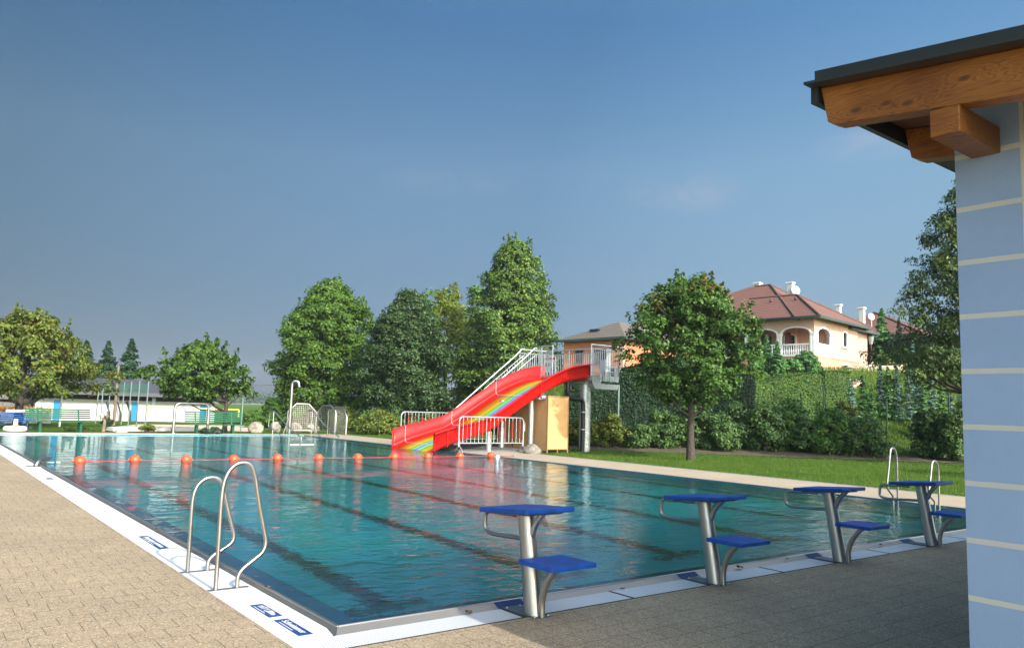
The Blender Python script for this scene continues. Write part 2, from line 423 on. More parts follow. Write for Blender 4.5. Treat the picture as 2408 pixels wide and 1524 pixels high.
# ------------------------------------------------------------------ starting blocks
def make_block():
    t0 = thing('starting_block', '', 'starting block', (1.62, 0, 0), 0, 'starting blocks along the near pool edge')
    MB().box(-.10,.10,-.60,-.13,-.05,-.018).build('base_plate', dark_steel, t0, bevel=.004)
    mb = MB(); pts = [(0, -.455+.15*k/8, -.02+.86*k/8) for k in range(9)]
    n = 24; vs = []; fs = []
    for k, p in enumerate(pts):
        rx = .080-.010*k/8; ry = .088-.010*k/8
        for q in range(n): vs.append((rx*cos(2*pi*q/n), p[1]+ry*sin(2*pi*q/n), p[2]))
    for k in range(8):
        for q in range(n): fs.append((k*n+q, k*n+(q+1) % n, (k+1)*n+(q+1) % n, (k+1)*n+q))
    mb.addm(vs, fs, True); mb.build('post', steel, t0)
    # sloping start platform, higher at the back
    A = Vector((0, .03, .855)); B = Vector((0, -.65, .905)); ang = atan2(B.z-A.z, B.y-A.y)
    Mx = Matrix.Translation(((A+B)/2)) @ Matrix.Rotation(atan2(A.z-B.z, A.y-B.y), 4, 'X')
    MB().box(-.28,.28,-.341,.341,-.042,0, Mx).build('platform', blue_plate, t0, bevel=.01)
    MB().box(-.2,.2,-.27,.27,-.058,-.043, Mx).build('platform_bracket', dark_steel, t0)
    for bx_, by_ in ((-.075,-.17),(.075,-.17),(-.075,-.56),(.075,-.56)): MB().lathe([(.012,-.018),(.012,-.008),(0,-.006)], 6, (bx_,by_,0)).build('bolt', steel, t0)
    MB().tube(fillet([(0,-.16,.795),(0,.0,.790),(0,.30,.775),(0,.315,.60),(0,.20,.575),(0,-.30,.60)], .06), .020, 10).build('backstroke_grip', steel, t0)
    MB().tube(spline([(0,-.375,.58),(0,-.41,.66),(0,-.46,.76),(0,-.56,.862)]), .028, 10).build('platform_brace', steel, t0)
    MB().box(-.25,.25,-.97,-.53,.44,.48).build('step', blue_plate, t0, bevel=.008)
    MB().tube(spline([(0,-.565,-.02),(0,-.565,.12),(0,-.61,.25),(0,-.68,.35),(0,-.77,.445)]), .030, 10).build('step_brace', steel, t0)
    MB().bar((0,-.40,.455),(0,-.6,.455), .05, .02).build('step_bracket', dark_steel, t0)
    return t0
blk = make_block()
blk['label'] = 'starting block closest to the camera, blue platform and step on a steel post'
names = ['second starting block from the corner, between the nearest block and the third', 'third starting block, left of the last one by the ladder',
         'starting block farthest from the corner, half hidden step beside the blue wall']
for i in range(3): dup(blk, (1.62+2.5*(i+1), 0, 0), label=names[i])
# ------------------------------------------------------------------ ladders
def rail(y, post_x, sgn, zb, top=1.15, parent=None):
    k = top/1.15; P = lambda x, z: (post_x+sgn*x, y, z*k if z > 0 else z)
    pts = spline([P(0, zb), P(0, .4), P(-.0, .85), P(.03, 1.03), P(.10, 1.125), P(.18, 1.15), P(.26, 1.12), P(.31, 1.0),
                  P(.365, .75), P(.43, .50), P(.455, .38), P(.43, .29), P(.34, .215), P(.25, .15), P(.205, .08), P(.20, zb)], 6)
    return MB().tube(pts, .021, 12).build('handrail', steel, parent)
ld = thing('pool_ladder', 'pair of curved steel handrails standing on the white gutter at the near left', 'pool ladder', (-.30,2.24,0))
for y, tp in ((-.46, 1.15), (.46, .93)): rail(y, -.11, 1, -.03, tp, ld)
for y in (-.46, .46): MB().box(-.21,.2,y-.022,y+.022,-.03,-.022).build('foot_strip', dark_steel, ld)
ld2 = thing('pool_ladder', 'pair of bright steel handrails rising from the water at the right pool edge', 'pool ladder', (14.68,2.33,0))
for y, tp in ((-.44, .95), (.44, 1.17)): rail(y, 0, -1, -.5, tp, ld2)
# ------------------------------------------------------------------ signs on the gutter
def text_mesh(s, size, depth=.001, sx=1.0):
    cu = bpy.data.curves.new('t', 'FONT'); cu.body = s; cu.size = size; cu.align_x = 'CENTER'; cu.align_y = 'CENTER'; cu.extrude = depth
    cu.offset = size*.004
    ob = bpy.data.objects.new('t', cu); C.objects.link(ob); dg = bpy.context.evaluated_depsgraph_get()
    me = bpy.data.meshes.new_from_object(ob.evaluated_get(dg)); bpy.data.objects.remove(ob)
    for v in me.vertices: v.co.x *= sx
    return me
sign_blue = mat('sign_blue', (.012, .055, .20), .4); sign_white = mat('sign_white', (.8,.8,.8), .5)
def gsign(y0, y1, txt, size, sx, label, bar=True):
    yc = (y0+y1)/2; s = thing('floor_sign', label, 'sign', (-.275, yc, GZ), 0)
    MB().box(-.058,.058,-(y1-y0)/2,(y1-y0)/2,.0005,.0035).build('sign_plate', sign_blue, s)
    ms = [text_mesh(wd, size, .0006, sx) for wd in txt.split()]; gap = size*.30*sx
    ex = [(min(v.co.x for v in m_.vertices), max(v.co.x for v in m_.vertices)) for m_ in ms]; tot = sum(b-a for a, b in ex)+gap*(len(ms)-1); cur = -tot/2
    for m_, (a, b) in zip(ms, ex):
        m_.materials.append(sign_white); o = bpy.data.objects.new('lettering', m_); C.objects.link(o); o.parent = s
        o.location = (.010, -(cur-a), .0046); o.rotation_euler = (0, 0, -pi/2); cur += b-a+gap
    if bar: MB().box(-.045,-.037,-(y1-y0)*.18,(y1-y0)*.36,.0036,.0046).build('fine_print', sign_white, s)
gsign(.62, 1.08, 'WT 1,80m', .085, 1.0, 'blue depth plate reading WT 1,80m on the white gutter')
gsign(0, .515, 'Schwimmer', .085, 1.02, 'blue plate reading Schwimmer on the white gutter at the pool corner')
gsign(4.18, 5.19, 'Einspringen verboten', .088, 1.12, 'blue plate reading Einspringen verboten on the gutter left of the ladder')
for y0, y1, lb in ((16.95,17.25,'tiny dark plate on the white gutter beyond the rope bracket'), (13.38,13.72,'tiny dark plate on the white gutter before the rope bracket')):
    tag(MB().box(-.32,-.2,y0,y1,GZ+.0005,GZ+.004).build('gutter_plate', mat('plate_grey', (.10,.12,.17), .4)), lb, 'plate')
# dead leaves on the rim
leafm = mat('dead_leaf', (.16,.075,.03), .8, noise=(30,.4))
def dleaf(x, y, z, s, rz, label):
    mb = MB(); n = 7
    o = [(cos(a)*s*(1+.25*sin(3*a)), sin(a)*s*.5, .25*s*cos(2*a)) for a in [2*pi*k/10 for k in range(10)]]
    for k in range(10): mb.poly([(0,0,s*.12), o[k], o[(k+1) % 10]])
    ob = mb.build('dead_leaf', leafm, fix=False); ob.location = (x, y, z+.25*s); ob.rotation_euler = (0, .2, rz); tag(ob, label, 'leaf')
dleaf(1.16,-.13,-.02,.05,.4,'curled brown leaf on the rim left of the nearest starting block')
dleaf(3.03,-.16,-.02,.03,1.9,'small brown leaf on the grating between the first two starting blocks')
dleaf(5.02,-.12,-.01,.06,.1,'dark leaf clump on the rim right of the second starting block')
dleaf(6.0,-.10,-.0,.035,.8,'small dead leaf on the rim before the third starting block')
dleaf(8.3,-.12,-.01,.05,.3,'dark leaf on the rim between the third and last starting blocks')
dleaf(-.06,6.2,.02,.05,1.2,'withered leaf on the steel rim left of the near ladder')
dleaf(-.06,5.35,.02,.04,.6,'withered leaf on the steel rim beside the blue plate')
dleaf(-.04,1.45,.02,.04,.6,'withered leaf on the rim just before the near ladder')
# ------------------------------------------------------------------ swimming rope with floats
RY, RX0, RS = 17.41, .92, 1.332
orange = mat('orange_float', (.62,.095,.03), .42, noise=(6,.12), coat=.2)
BR = .140
buoys = []
ords = ['first','second','third','fourth','fifth','sixth','seventh','eighth','ninth','tenth','eleventh']
for i in range(11):
    z = .050 + (.012 if i % 3 == 1 else 0)
    b = thing('rope_float', ords[i]+' orange float on the rope counting from the left', 'float', (RX0+RS*i, RY+.03*sin(i*1.7), z), 0, 'orange floats on the swimming rope')
    if i == 0:
        pr_ = [(.0,.125)] if False else None
        mb = MB(); prof = [(BR*sin(pi*k/14)*(.94 if k in (0,) else 1), -BR*cos(pi*k/14)*1.02) for k in range(15)]
        mb.lathe(prof, 22); m0 = mb.build('float_body', orange, b)
        mb = MB(); mb.lathe([(BR*1.0,-.012),(BR*1.035,-.008),(BR*1.035,.008),(BR*1.0,.012)], 22); s0 = mb.build('seam', orange, b)
        mb = MB(); mb.tube([(-BR-.035,0,0),(BR+.035,0,0)], .028, 8); n0 = mb.build('rope_sleeve', orange, b)
    else:
        for q in (m0, s0, n0):
            c = q.copy(); C.objects.link(c); c.parent = b
    buoys.append(b)
rope_m = mat('red_rope', (.55,.04,.06), .7)
mb = MB(); pts = []
for i in range(-1, 11):
    a = Vector((RX0+RS*i, RY+.03*sin(i*1.7), .045)) if i >= 0 else Vector((.45, RY, .03))
    b = Vector((RX0+RS*(i+1), RY+.03*sin((i+1)*1.7), .045))
    for k in range(6): q = a.lerp(b, k/6); q.z -= .004*sin(pi*k/6); pts.append(q)
pts.append(Vector((W-.25, RY, .03)))
mb.tube(pts, .010, 6); tag(mb.build('rope', rope_m), 'thin red rope threaded through the orange floats across the pool', 'rope')
tn = thing('rope_tensioner', 'white plastic tensioner between the bracket and the red rope', 'rope tensioner', (.3, RY, .03))
white_pl = mat('white_plastic', (.8,.8,.78), .4)
MB().tube([(-.12,0,0),(.03,0,0)], .014, 8).build('sleeve', white_pl, tn); MB().tube([(.08,0,0),(.17,0,.0)], .016, 8).build('sleeve', white_pl, tn)
MB().tube([(-.26,0,.02),(-.12,0,0)], .005, 6).build('hook', steel, tn)
br_ = thing('rope_bracket', 'curved steel bracket on the left pool edge holding the rope end', 'bracket', (-.08, 16.78, 0))
MB().tube(fillet([(-.08,-.08,-.02),(-.02,-.0,.12),(.10,.25,.15),(.30,.55,.14)], .12), .058, 12).build('bracket_arm', steel, br_)
MB().box(-.15,.06,-.16,.06,-.03,-.015).build('foot_plate', steel, br_)
an = thing('rope_anchor', 'small metal anchor dome in the water at the right end of the rope', 'anchor', (14.55, RY+.02, 0))
MB().lathe([(.14,-.05),(.135,.03),(.10,.09),(.05,.12),(0,.125)], 16).build('dome', galv, an)
MB().tube([(-.25,0,.02),(-.1,0,.04)], .02, 8).build('hook', steel, an)
# ================================================================== BLUE BUILDING AT THE RIGHT
def _wood(t, b):
    sp = t.add('ShaderNodeSeparateXYZ'); t.link(objc(t), sp.inputs[0]); cb = t.add('ShaderNodeCombineXYZ')
    t.link(t.math('ADD', sp.outputs[1], t.math('MULTIPLY', sp.outputs[0], .35)), cb.inputs[0]); t.link(sp.outputs[2], cb.inputs[1]); t.link(sp.outputs[0], cb.inputs[2])
    v = cb.outputs[0]
    k = t.add('ShaderNodeTexVoronoi', voronoi_dimensions='2D', i_Scale=3.4); t.link(t.mapv(v, (.75, 1.7, 1)), k.inputs['Vector'])
    kd = k.outputs['Distance']; knot = t.ramp(kd, [(.0, (1,)*3), (.055, (.75,)*3), (.10, (0,)*3)])
    swirl = t.ramp(kd, [(.0, (1,)*3), (.45, (0,)*3)])
    n = t.noise(1.4, 4, .55, t.mapv(v, (.35, 5.5, 3)), dist=.25)
    g = t.math('ADD', t.math('MULTIPLY', n, 11.0), t.math('MULTIPLY', swirl, 2.4))
    wv = t.math('ABSOLUTE', t.math('SUBTRACT', t.math('FRACT', g), .5))
    fine = t.noise(30, 4, .75, t.mapv(v, (.10, 3.2, 3))); big = t.noise(1.7, 3, .6, v)
    c = t.ramp(wv, [(.0, (.25,.10,.018)), (.3, (.34,.145,.027)), (.5, (.19,.068,.013))])
    c = t.mix(.55, c, t.ramp(fine, [(.3, (.5,.45,.4)), (.7, (1.3,1.3,1.2))]), 'MULTIPLY')
    c = t.mix(.8, c, t.ramp(big, [(.35, (.62,.52,.46)), (.65, (1.18,1.15,1.05))]), 'MULTIPLY')
    t.link(t.mix(t.math('MULTIPLY', knot, .85), c, (.05,.018,.006)), b.inputs['Base Color'])
    t.link(t.bump(fine, .25, .004), b.inputs['Normal'])
wood = mat('stained_timber', (.35,.15,.05), .45, fn=_wood)
fascia_m = mat('dark_sheet_metal', (.035,.042,.042), .45, .3)
BX = 1.70; bc = aX(2263, 950, BX); BY = bc.y
CS = .3015; Z0 = aX(2265, 1403, BX).z
YJ = aX(2407, 560, BX).y
def _wall(t, b):
    p = pos(t); sp = t.add('ShaderNodeSeparateXYZ'); t.link(p, sp.inputs[0])
    k = t.math('DIVIDE', t.math('SUBTRACT', sp.outputs[2], Z0-.012), CS); fr = t.math('FRACT', k)
    row = t.math('FLOOR', k); off = t.math('MULTIPLY', t.math('MODULO', t.math('ABSOLUTE', row), 2.0), .5)
    fy = t.math('FRACT', t.math('ADD', t.math('SUBTRACT', YJ, sp.outputs[1]), 0.0))
    wob = t.math('MULTIPLY', t.math('SUBTRACT', t.noise(14, 2, .5, p), .5), .02)
    ln = t.math('LESS_THAN', t.math('ADD', fr, wob), .095); l2 = t.math('LESS_THAN', fy, .022)
    l2 = t.math('MULTIPLY', l2, t.math('GREATER_THAN', t.math('SUBTRACT', BY, sp.outputs[1]), .2))
    g = t.math('MAXIMUM', ln, l2)
    n = t.noise(2.2, 6, .7, p); base = t.mix(n, (.265,.40,.62), (.335,.475,.70))
    t.link(t.mix(g, base, (.58,.60,.56)), b.inputs['Base Color'])
    rn = t.noise(140, 4, .7, p)
    t.link(t.bump(t.math('SUBTRACT', t.math('MULTIPLY', rn, .8), t.math('MULTIPLY', g, .9)), 1.0, .008), b.inputs['Normal'])
plaster = mat('blue_plaster_courses', (.5,.6,.75), .9, spec=.2, fn=_wall)
bld = thing('bath_building', 'pale blue plastered building with cream joints and an overhanging timber roof', 'building', (BX, BY, 0))
def T(o): return Matrix.Translation((-o.location.x, -o.location.y, -o.location.z))
def rel(mb, o):
    l = o.location; mb.v = [(x-l.x, y-l.y, z-l.z) for x, y, z in mb.v]; return mb
# roof geometry: rafters run along Y and drop slightly towards the camera
RX = 1.20
Pe = aX(1930, 208, RX); Pb = aX(1943, 292, RX); Pr = aX(2408, 111, RX)
YE = Pe.y; slope = (Pr.z-Pe.z)/(Pr.y-Pe.y)
def rz_(y, z): return z + slope*(y-YE)
h_r = Pe.z - aX(1937, 296, RX).z
roof_z = Pe.z + .005
mb = MB(); ytop = -15
wtop = rz_(BY, roof_z)-.005
mb.v = []; 
mb.addm([(BX,BY,-.05),(12.6,BY,-.05),(12.6,ytop,-.05),(BX,ytop,-.05),(BX,BY,rz_(BY,roof_z)-.003),(12.6,BY,rz_(BY,roof_z)-.003),(12.6,ytop,rz_(ytop,roof_z)-.003),(BX,ytop,rz_(ytop,roof_z)-.003)],
        [(0,1,5,4),(1,2,6,5),(2,3,7,6),(3,0,4,7),(4,5,6,7),(3,2,1,0)])
rel(mb, bld).build('wall', plaster, bld)
def rafter(x0, zt, h, y0=YE, y1=-15, name='rafter', th=.11, ch=.05, m=wood, par=bld):
    o = [(y0, 0), (y0-.04, -h+ch*.4), (y0-.04-ch, -h), (y1, -h), (y1, 0)]
    vs = []; n = len(o)
    for x in (x0, x0+th):
        for (y, dz) in o: vs.append((x, y, zt + slope*(y-YE) + dz))
    fs = [tuple(range(n)), tuple(range(2*n-1, n-1, -1))] + [(i, (i+1) % n, n+(i+1) % n, n+i) for i in range(n)]
    mb = MB(); mb.addm(vs, fs); return rel(mb, par).build(name, m, par, bevel=.006)
rafter(RX, Pe.z, h_r)
p2a = aY(2134, 323.7, YE-.02); p2b = aY(2145, 382, YE-.02)
rafter(p2a.x, Pe.z, Pe.z-p2b.z+.0, th=.12)
# purlin stubs sticking out of the wall under the outer rafter
sa = aX(2284.3, 370.4, BX); sb = aX(2352.9, 357, BX)
zb = sa.z; zt = rz_(sa.y, Pe.z)-h_r
def stub(y0, w_):
    z1 = rz_(y0-w_/2, Pe.z)-h_r-.002
    mb = MB(); mb.box(RX+.002, BX+.3, y0-w_, y0, z1-(zt-zb), z1); return rel(mb, bld).build('purlin', wood, bld, bevel=.006)
stub(sa.y, sa.y-sb.y)
for k in range(1, 5): stub(sa.y-2.2*k, sa.y-sb.y)
# roof deck (boards), its dark metal edge and the cover
mb = MB()
def slab(x0, x1, y0, y1, z0, z1):
    vs = [(x, y, z+slope*(y-YE)) for z in (z0, z1) for y in (y0, y1) for x in (x0, x1)]
    mb.addm(vs, [(0,2,3,1), (4,5,7,6), (0,1,5,4), (2,6,7,3), (0,4,6,2), (1,3,7,5)])
slab(RX-.02, 13.4, ytop, YE-.0, roof_z, roof_z+.03)
rel(mb, bld).build('roof_boards', mat('soffit_boards', (.12,.05,.02), .7), bld)
mb = MB(); FT = aX(1919, 168, RX-.03).z + .0
slab(RX-.03, 13.4, ytop, YE+.02, roof_z+.032, FT)
r_ = rel(mb, bld).build('roof_cover', fascia_m, bld)
mb = MB(); lip = aX(1894.5, 213, RX-.10)
slab(RX-.10, RX-.022, ytop, YE+.05, roof_z-.004, roof_z+.012)
slab(RX-.022, 13.4, YE+.004, YE+.05, roof_z-.10, roof_z+.030)
rel(mb, bld).build('drip_edge', fascia_m, bld)
mb = MB(); mb.box(p2a.x+.125, 13.0, BY-.02, YE-.12, wtop-.16, wtop-.03)
rel(mb, bld).build('flashing', fascia_m, bld)
# ================================================================== WATER SLIDE
YN, YF = 20.5, 23.8
sl_ = thing('water_slide', 'wide red water slide with rainbow stripes, steel stairs and platform', 'water slide', (18, 22, 0))
near_px = [(1021,1019),(1060,1006),(1125,990),(1165,972),(1272,898),(1330,868),(1362,860),(1388,857)]
prof = [aY(px, py, YN) for px, py in near_px]
X0, X1 = prof[0].x, prof[-1].x
cp = spline([(p.x, 0, p.z) for p in prof], 6)
cp = [(p.x, p.z) for p in cp]
HW = .60
def floorz(i):
    x, z = cp[i]; f = max(0, min(1, (x-X0)/1.8)); g_ = max(0, min(1, (x-X1+2.2)/2.2)); return z-HW - (1-f)*.16 - g_*.08
def _red(t, b):
    n = t.noise(3, 3, .5, objc(t)); t.link(t.mix(n, (.46,.004,.004), (.54,.008,.006)), b.inputs['Base Color'])
red = mat('red_fibreglass', (.62,.014,.010), .4, spec=.3, fn=_red, coat=.08)
def _stripe(t, b):
    sp = t.add('ShaderNodeSeparateXYZ'); t.link(pos(t), sp.inputs[0])
    f = t.math('DIVIDE', t.math('SUBTRACT', YF, sp.outputs[1]), YF-YN)
    R_, O, Yl, Gn, Bl, Pu = (.60,.014,.010), (.95,.20,.02), (1.0,.68,.01), (.18,.52,.08), (.03,.25,.70), (.36,.14,.46)
    c = t.ramp(f, [(0, R_), (.075, O), (.185, Yl), (.385, Gn), (.515, Bl), (.56, Pu), (.60, Gn), (.70, Yl), (.83, O), (.92, R_)], 'CONSTANT')
    t.link(c, b.inputs['Base Color'])
stripe = mat('rainbow_gelcoat', (.6,.3,.1), .6, spec=.2, fn=_stripe)
def section(i, k):
    "outline of the trough: list of (y,z) from near lip over the floor to the far lip"
    x, zt = cp[i]; zf = floorz(i); r = .16
    pts = [(YN-.10, zt-.05), (YN-.10, zt-.005), (YN-.05, zt+.015), (YN, zt), (YN, zf+r)]
    for a in range(1, 5): q = pi/2*a/5; pts.append((YN+r-r*cos(q), zf+r-r*sin(q)))
    pts.append((YN+r, zf))
    pts2 = [(YN+YF-y, z) for y, z in pts][::-1]
    return pts + pts2
def sweep(name, m, sel, parent, off=0, thick=0):
    mb = MB(); n = len(cp); S = [section(i, 0) for i in range(n)]; idx = sel; vs = []; fs = []
    for i in range(n):
        for j in idx: vs.append((cp[i][0], S[i][j][0], S[i][j][1]))
    m_ = len(idx)
    for i in range(n-1):
        for j in range(m_-1): fs.append((i*m_+j, i*m_+j+1, (i+1)*m_+j+1, (i+1)*m_+j))
    mb.addm(vs, fs, True); o = rel(mb, parent).build(name, m, parent, fix=True)
    md = o.modifiers.new('th', 'SOLIDIFY'); md.thickness = thick; md.offset = 0
    return o
sweep('side_wall', red, list(range(0, 10)), sl_, thick=.03)
sweep('side_wall', red, list(range(10, 20)), sl_, thick=.03)
sweep('sliding_surface', stripe, [9, 10], sl_, thick=.03)
# rounded end flange at the mouth and the top
mb = MB(); S0 = section(0, 0); mb.tube([(cp[0][0], y, z) for y, z in S0], .028, 8); rel(mb, sl_).build('end_flange', red, sl_)
mb = MB(); S1 = section(len(cp)-1, 0); mb.tube([(cp[-1][0], y, z) for y, z in S1], .028, 8); rel(mb, sl_).build('end_flange', red, sl_)
seam_m = mat('pale_seam', (.85,.66,.62), .4)
for xs in (14.35, 16.8, 19.2):
    i = min(range(len(cp)), key=lambda k: abs(cp[k][0]-xs)); S = section(i, 0)
    mb = MB(); mb.tube([(cp[i][0], y+ (.018 if y < 22 else -.018), z+.018) for y, z in S[3:-3]], .010, 6)
    rel(mb, sl_).build('seam', seam_m, sl_)
    mb = MB(); mb.tube([(cp[i][0], YN-.03, z) for z in (cp[i][1]-.06, floorz(i)+.0)], .030, 8); rel(mb, sl_).build('outer_flange', red, sl_)
# support posts under the trough
def post(x, y, zt, r, name='support_post', m=galv):
    mb = MB(); mb.lathe([(r, -.1), (r, zt)], 18, (x, y, 0)); mb.lathe([(r*1.6, -.1), (r*1.6, .02), (r, .02)], 18, (x, y, 0))
    return rel(mb, sl_).build(name, m, sl_)
def zat(x):
    i = min(range(len(cp)), key=lambda k: abs(cp[k][0]-x)); return floorz(i)
g1 = G(1158, 1062); g2 = G(1188, 1055)
post(g1.x, g1.y+.3, zat(g1.x)-.03, .13); post(g2.x, g2.y+.3, zat(g2.x)-.03, .13)
ps = Vector((19.0, 20.95, 0)); post(ps.x, ps.y, zat(ps.x)-.14, .12)
mb = MB(); mb.bar((ps.x, 20.35, zat(ps.x)-.13), (ps.x, 23.6, zat(ps.x)-.13), .16, .10); mb.tube([(ps.x-.02, 20.30, zat(ps.x)-.1), (ps.x+.25, 20.30, zat(ps.x)-.06)], .09, 10)
rel(mb, sl_).build('cross_beam', galv, sl_)
# platform
PY = 20.3
fx = lambda px, py: aY(px, py, PY)
PX0, PX1 = fx(1391, 810).x, fx(1456, 816).x
FZ = 3.42; PT = fx(1391, 810).z; PYE = 25.6
mb = MB(); mb.box(PX0-.02, PX1, PY+.02, PYE, FZ-.06, FZ-.02)
rel(mb, sl_).build('platform_floor', galv, sl_)
mb = MB()
for x in (PX0+.05, PX1-.05): mb.bar((x, PY+.02, FZ-.17), (x, PYE, FZ-.17), .08, .18)
for k in range(6): mb.bar((PX0+.1, PY+.3+k*1.0, FZ-.17), (PX1-.1, PY+.3+k*1.0, FZ-.17), .06, .12)
rel(mb, sl_).build('platform_frame', galv, sl_)
def railing(name, a, b, zt, z2, zb, n, parent=sl_, post_r=.026, ends=True, tops=(0, 0)):
    a = Vector(a); b = Vector(b); mb = MB()
    A = lambda z, t, i=0: Vector((a.x+(b.x-a.x)*t, a.y+(b.y-a.y)*t, z+(a.z+(b.z-a.z)*t)))
    mb.tube([A(zt, 0), A(zt, 1)], .038, 8); mb.tube([A(z2, 0), A(z2, 1)], .018, 8); mb.tube([A(zb, 0), A(zb, 1)], .018, 8)
    k = max(1, round((b-a).length/1.6))
    for i in range(k+1): mb.tube([A(zb-.35, i/k), A(zt, i/k)], post_r, 8)
    for i in range(1, n): mb.tube([A(zb, i/n), A(z2, i/n)], .015, 6)
    o = rel(mb, parent).build(name, galv, parent); return o
RT = PT-FZ
railing('railing', (PX0, PY, FZ), (PX1, PY, FZ), RT, RT-.19, .12, 13)
railing('railing', (PX1, PY, FZ), (PX1, PYE, FZ), RT, RT-.19, .12, 38)
railing('railing', (PX1, PYE, FZ), (PX0, PYE, FZ), RT, RT-.19, .12, 13)
railing('railing', (PX0, 23.85, FZ), (PX0, 24.05, FZ), RT, RT-.19, .12, 2)
railing('entry_gate', (PX0-.06, 22.95, FZ), (PX0-.06, 23.8, FZ), RT+.05, RT-.25, .02, 8)
mb = MB(); mb.box(PX0+.06, PX0+.62, PY-.03, PY-.01, FZ-.36, FZ+.0); rel(mb, sl_).build('toe_plate', galv, sl_)
mb = MB(); mb.box(PX0+.70, PX1-.05, PY-.05, PY-.01, FZ-.23, FZ+.02); rel(mb, sl_).build('toe_plate', galv, sl_)
mb = MB(); mb.prism([(PX0+.0, -.0), (PX0+.18, -.24), (PX1-.2, -.24), (PX1-.04, -.0)], 0, .9, Matrix.Translation((0, PY+.0, FZ-.36)) @ Matrix(((1,0,0,0),(0,0,1,-.12),(0,1,0,0),(0,0,0,1))))
rel(mb, sl_).build('support_tray', galv, sl_)
def _spiral(t, b):
    sp = t.add('ShaderNodeSeparateXYZ'); t.link(objc(t), sp.inputs[0])
    ang = t.math('ARCTAN2', sp.outputs[1], sp.outputs[0])
    s = t.math('FRACT', t.math('ADD', t.math('MULTIPLY', sp.outputs[2], 1/.62), t.math('MULTIPLY', ang, 1/(2*pi))))
    l = t.math('LESS_THAN', s, .045)
    v = t.noise(5, 4, .6, objc(t)); c = t.ramp(v, [(.3, (.36,.39,.41)), (.7, (.60,.62,.64))])
    t.link(t.mix(l, c, (.82,.84,.86)), b.inputs['Base Color'])
    t.link(t.bump(t.math('SUBTRACT', 1.0, l), .4, .01), b.inputs['Normal'])
spiral = mat('spiral_tube_steel', (.5,.5,.5), .40, .7, fn=_spiral)
cc = fx(1393, 1000); mb = MB(); mb.lathe([(.26, -.12), (.26, FZ-.38)], 28)
c_ = mb.build('main_column', spiral, sl_); c_.location = (cc.x-18, PY+.5-22, 0)
mb = MB(); mb.box(cc.x-.35, cc.x+.35, PY+.15, PY+.85, FZ-.39, FZ-.30); rel(mb, sl_).build('column_head', galv, sl_)
mb = MB(); mb.lathe([(.26, -.12), (.26, FZ-.3)], 24); c2 = mb.build('main_column', spiral, sl_); c2.location = (cc.x+.4-18, 24.6-22, 0)
# stairs behind the trough
SA, SB = 24.25, 25.25
xt, zt_ = PX0, FZ; slp = .73; xb = xt-(FZ+.02)/slp
for y in (SA, SB):
    mb = MB(); mb.bar((xb, y, 0), (xt, y, zt_-.10), .05, .24); rel(mb, sl_).build('stringer', galv, sl_)
    mb = MB(); up = 1.34
    P = lambda x, dz: Vector((x, y, (x-xb)*slp+dz))
    mb.tube([Vector((xb-.3, y, 1.0)), P(xb+.2, 1.22), P(xt-.55, 1.42), Vector((xt-.15, y, FZ+RT-.02)), Vector((xt+.0, y, FZ+RT-.03))], .042, 8)
    mb.tube([P(xb+.2, .98), P(xt-.4, 1.10), Vector((xt, y, FZ+1.1))], .018, 8); mb.tube([P(xb+.2, .18), P(xt-.1, .18)], .018, 8)
    for k in range(28):
        x = xb+.3+(xt-xb-.4)*k/27; mb.tube([P(x, .18), P(x, 1.0+.08*k/27)], .026 if k % 7 == 0 else .015, 6)
    rel(mb, sl_).build('stair_railing', galv, sl_)
mb = MB()
for k in range(17):
    x = xb+.2+(xt-xb-.2)*k/17; mb.box(x, x+.26, SA+.03, SB-.03, (x-xb)*slp-.02, (x-xb)*slp+.02)
rel(mb, sl_).build('stair_treads', galv, sl_)
# notice board with safety pictograms
nb = MB(); bx_ = PX1-.05; y0, y1 = aX(1303, 850, bx_).y, aX(1288, 850, bx_).y
def board(yc, wd, z0, z1):
    o = MB().box(bx_-.03, bx_-.01, yc-wd/2, yc+wd/2, z0, z1); return o
bw, bz0, bz1 = .92, FZ+.0, FZ+1.13; yc = aX(1294, 850, bx_).y
rel(board(yc, bw, bz0, bz1), sl_).build('rules_board', mat('board_white', (.62,.65,.68), .5), sl_)
redm = mat('sign_red', (.5,.03,.03), .5); darkm = mat('pictogram_dark', (.02,.03,.07), .5); bluem = mat('pictogram_blue', (.01,.10,.34), .5)
mb = MB(); mb.box(bx_-.036, bx_-.031, yc-bw/2+.04, yc+bw/2-.04, bz1-.15, bz1-.03); rel(mb, sl_).build('board_header', redm, sl_)
for (dy, dz, m) in ((.28, .62, darkm), (.08, .62, darkm), (.28, .12, darkm), (.08, .12, darkm)):
    mb = MB(); mb.box(bx_-.036, bx_-.031, yc+dy-.05, yc+dy+.05, bz0+dz, bz0+dz+.2); rel(mb, sl_).build('pictogram', m, sl_)
for dz in (.36, .10):
    mb = MB(); mb.box(bx_-.036, bx_-.031, yc-.38, yc-.14, bz0+dz, bz0+dz+.2); rel(mb, sl_).build('pictogram', bluem, sl_)
    mb = MB(); mb.bar((bx_-.04, yc-.34, bz0+dz+.15), (bx_-.04, yc-.18, bz0+dz+.05), .006, .035); rel(mb, sl_).build('pictogram', sign_white, sl_)
mb = MB(); mb.tube([(bx_-.036, yc-.26+.085*cos(a), bz0+.73+.085*sin(a)) for a in [2*pi*k/16 for k in range(17)]], .014, 5); rel(mb, sl_).build('pictogram', redm, sl_)
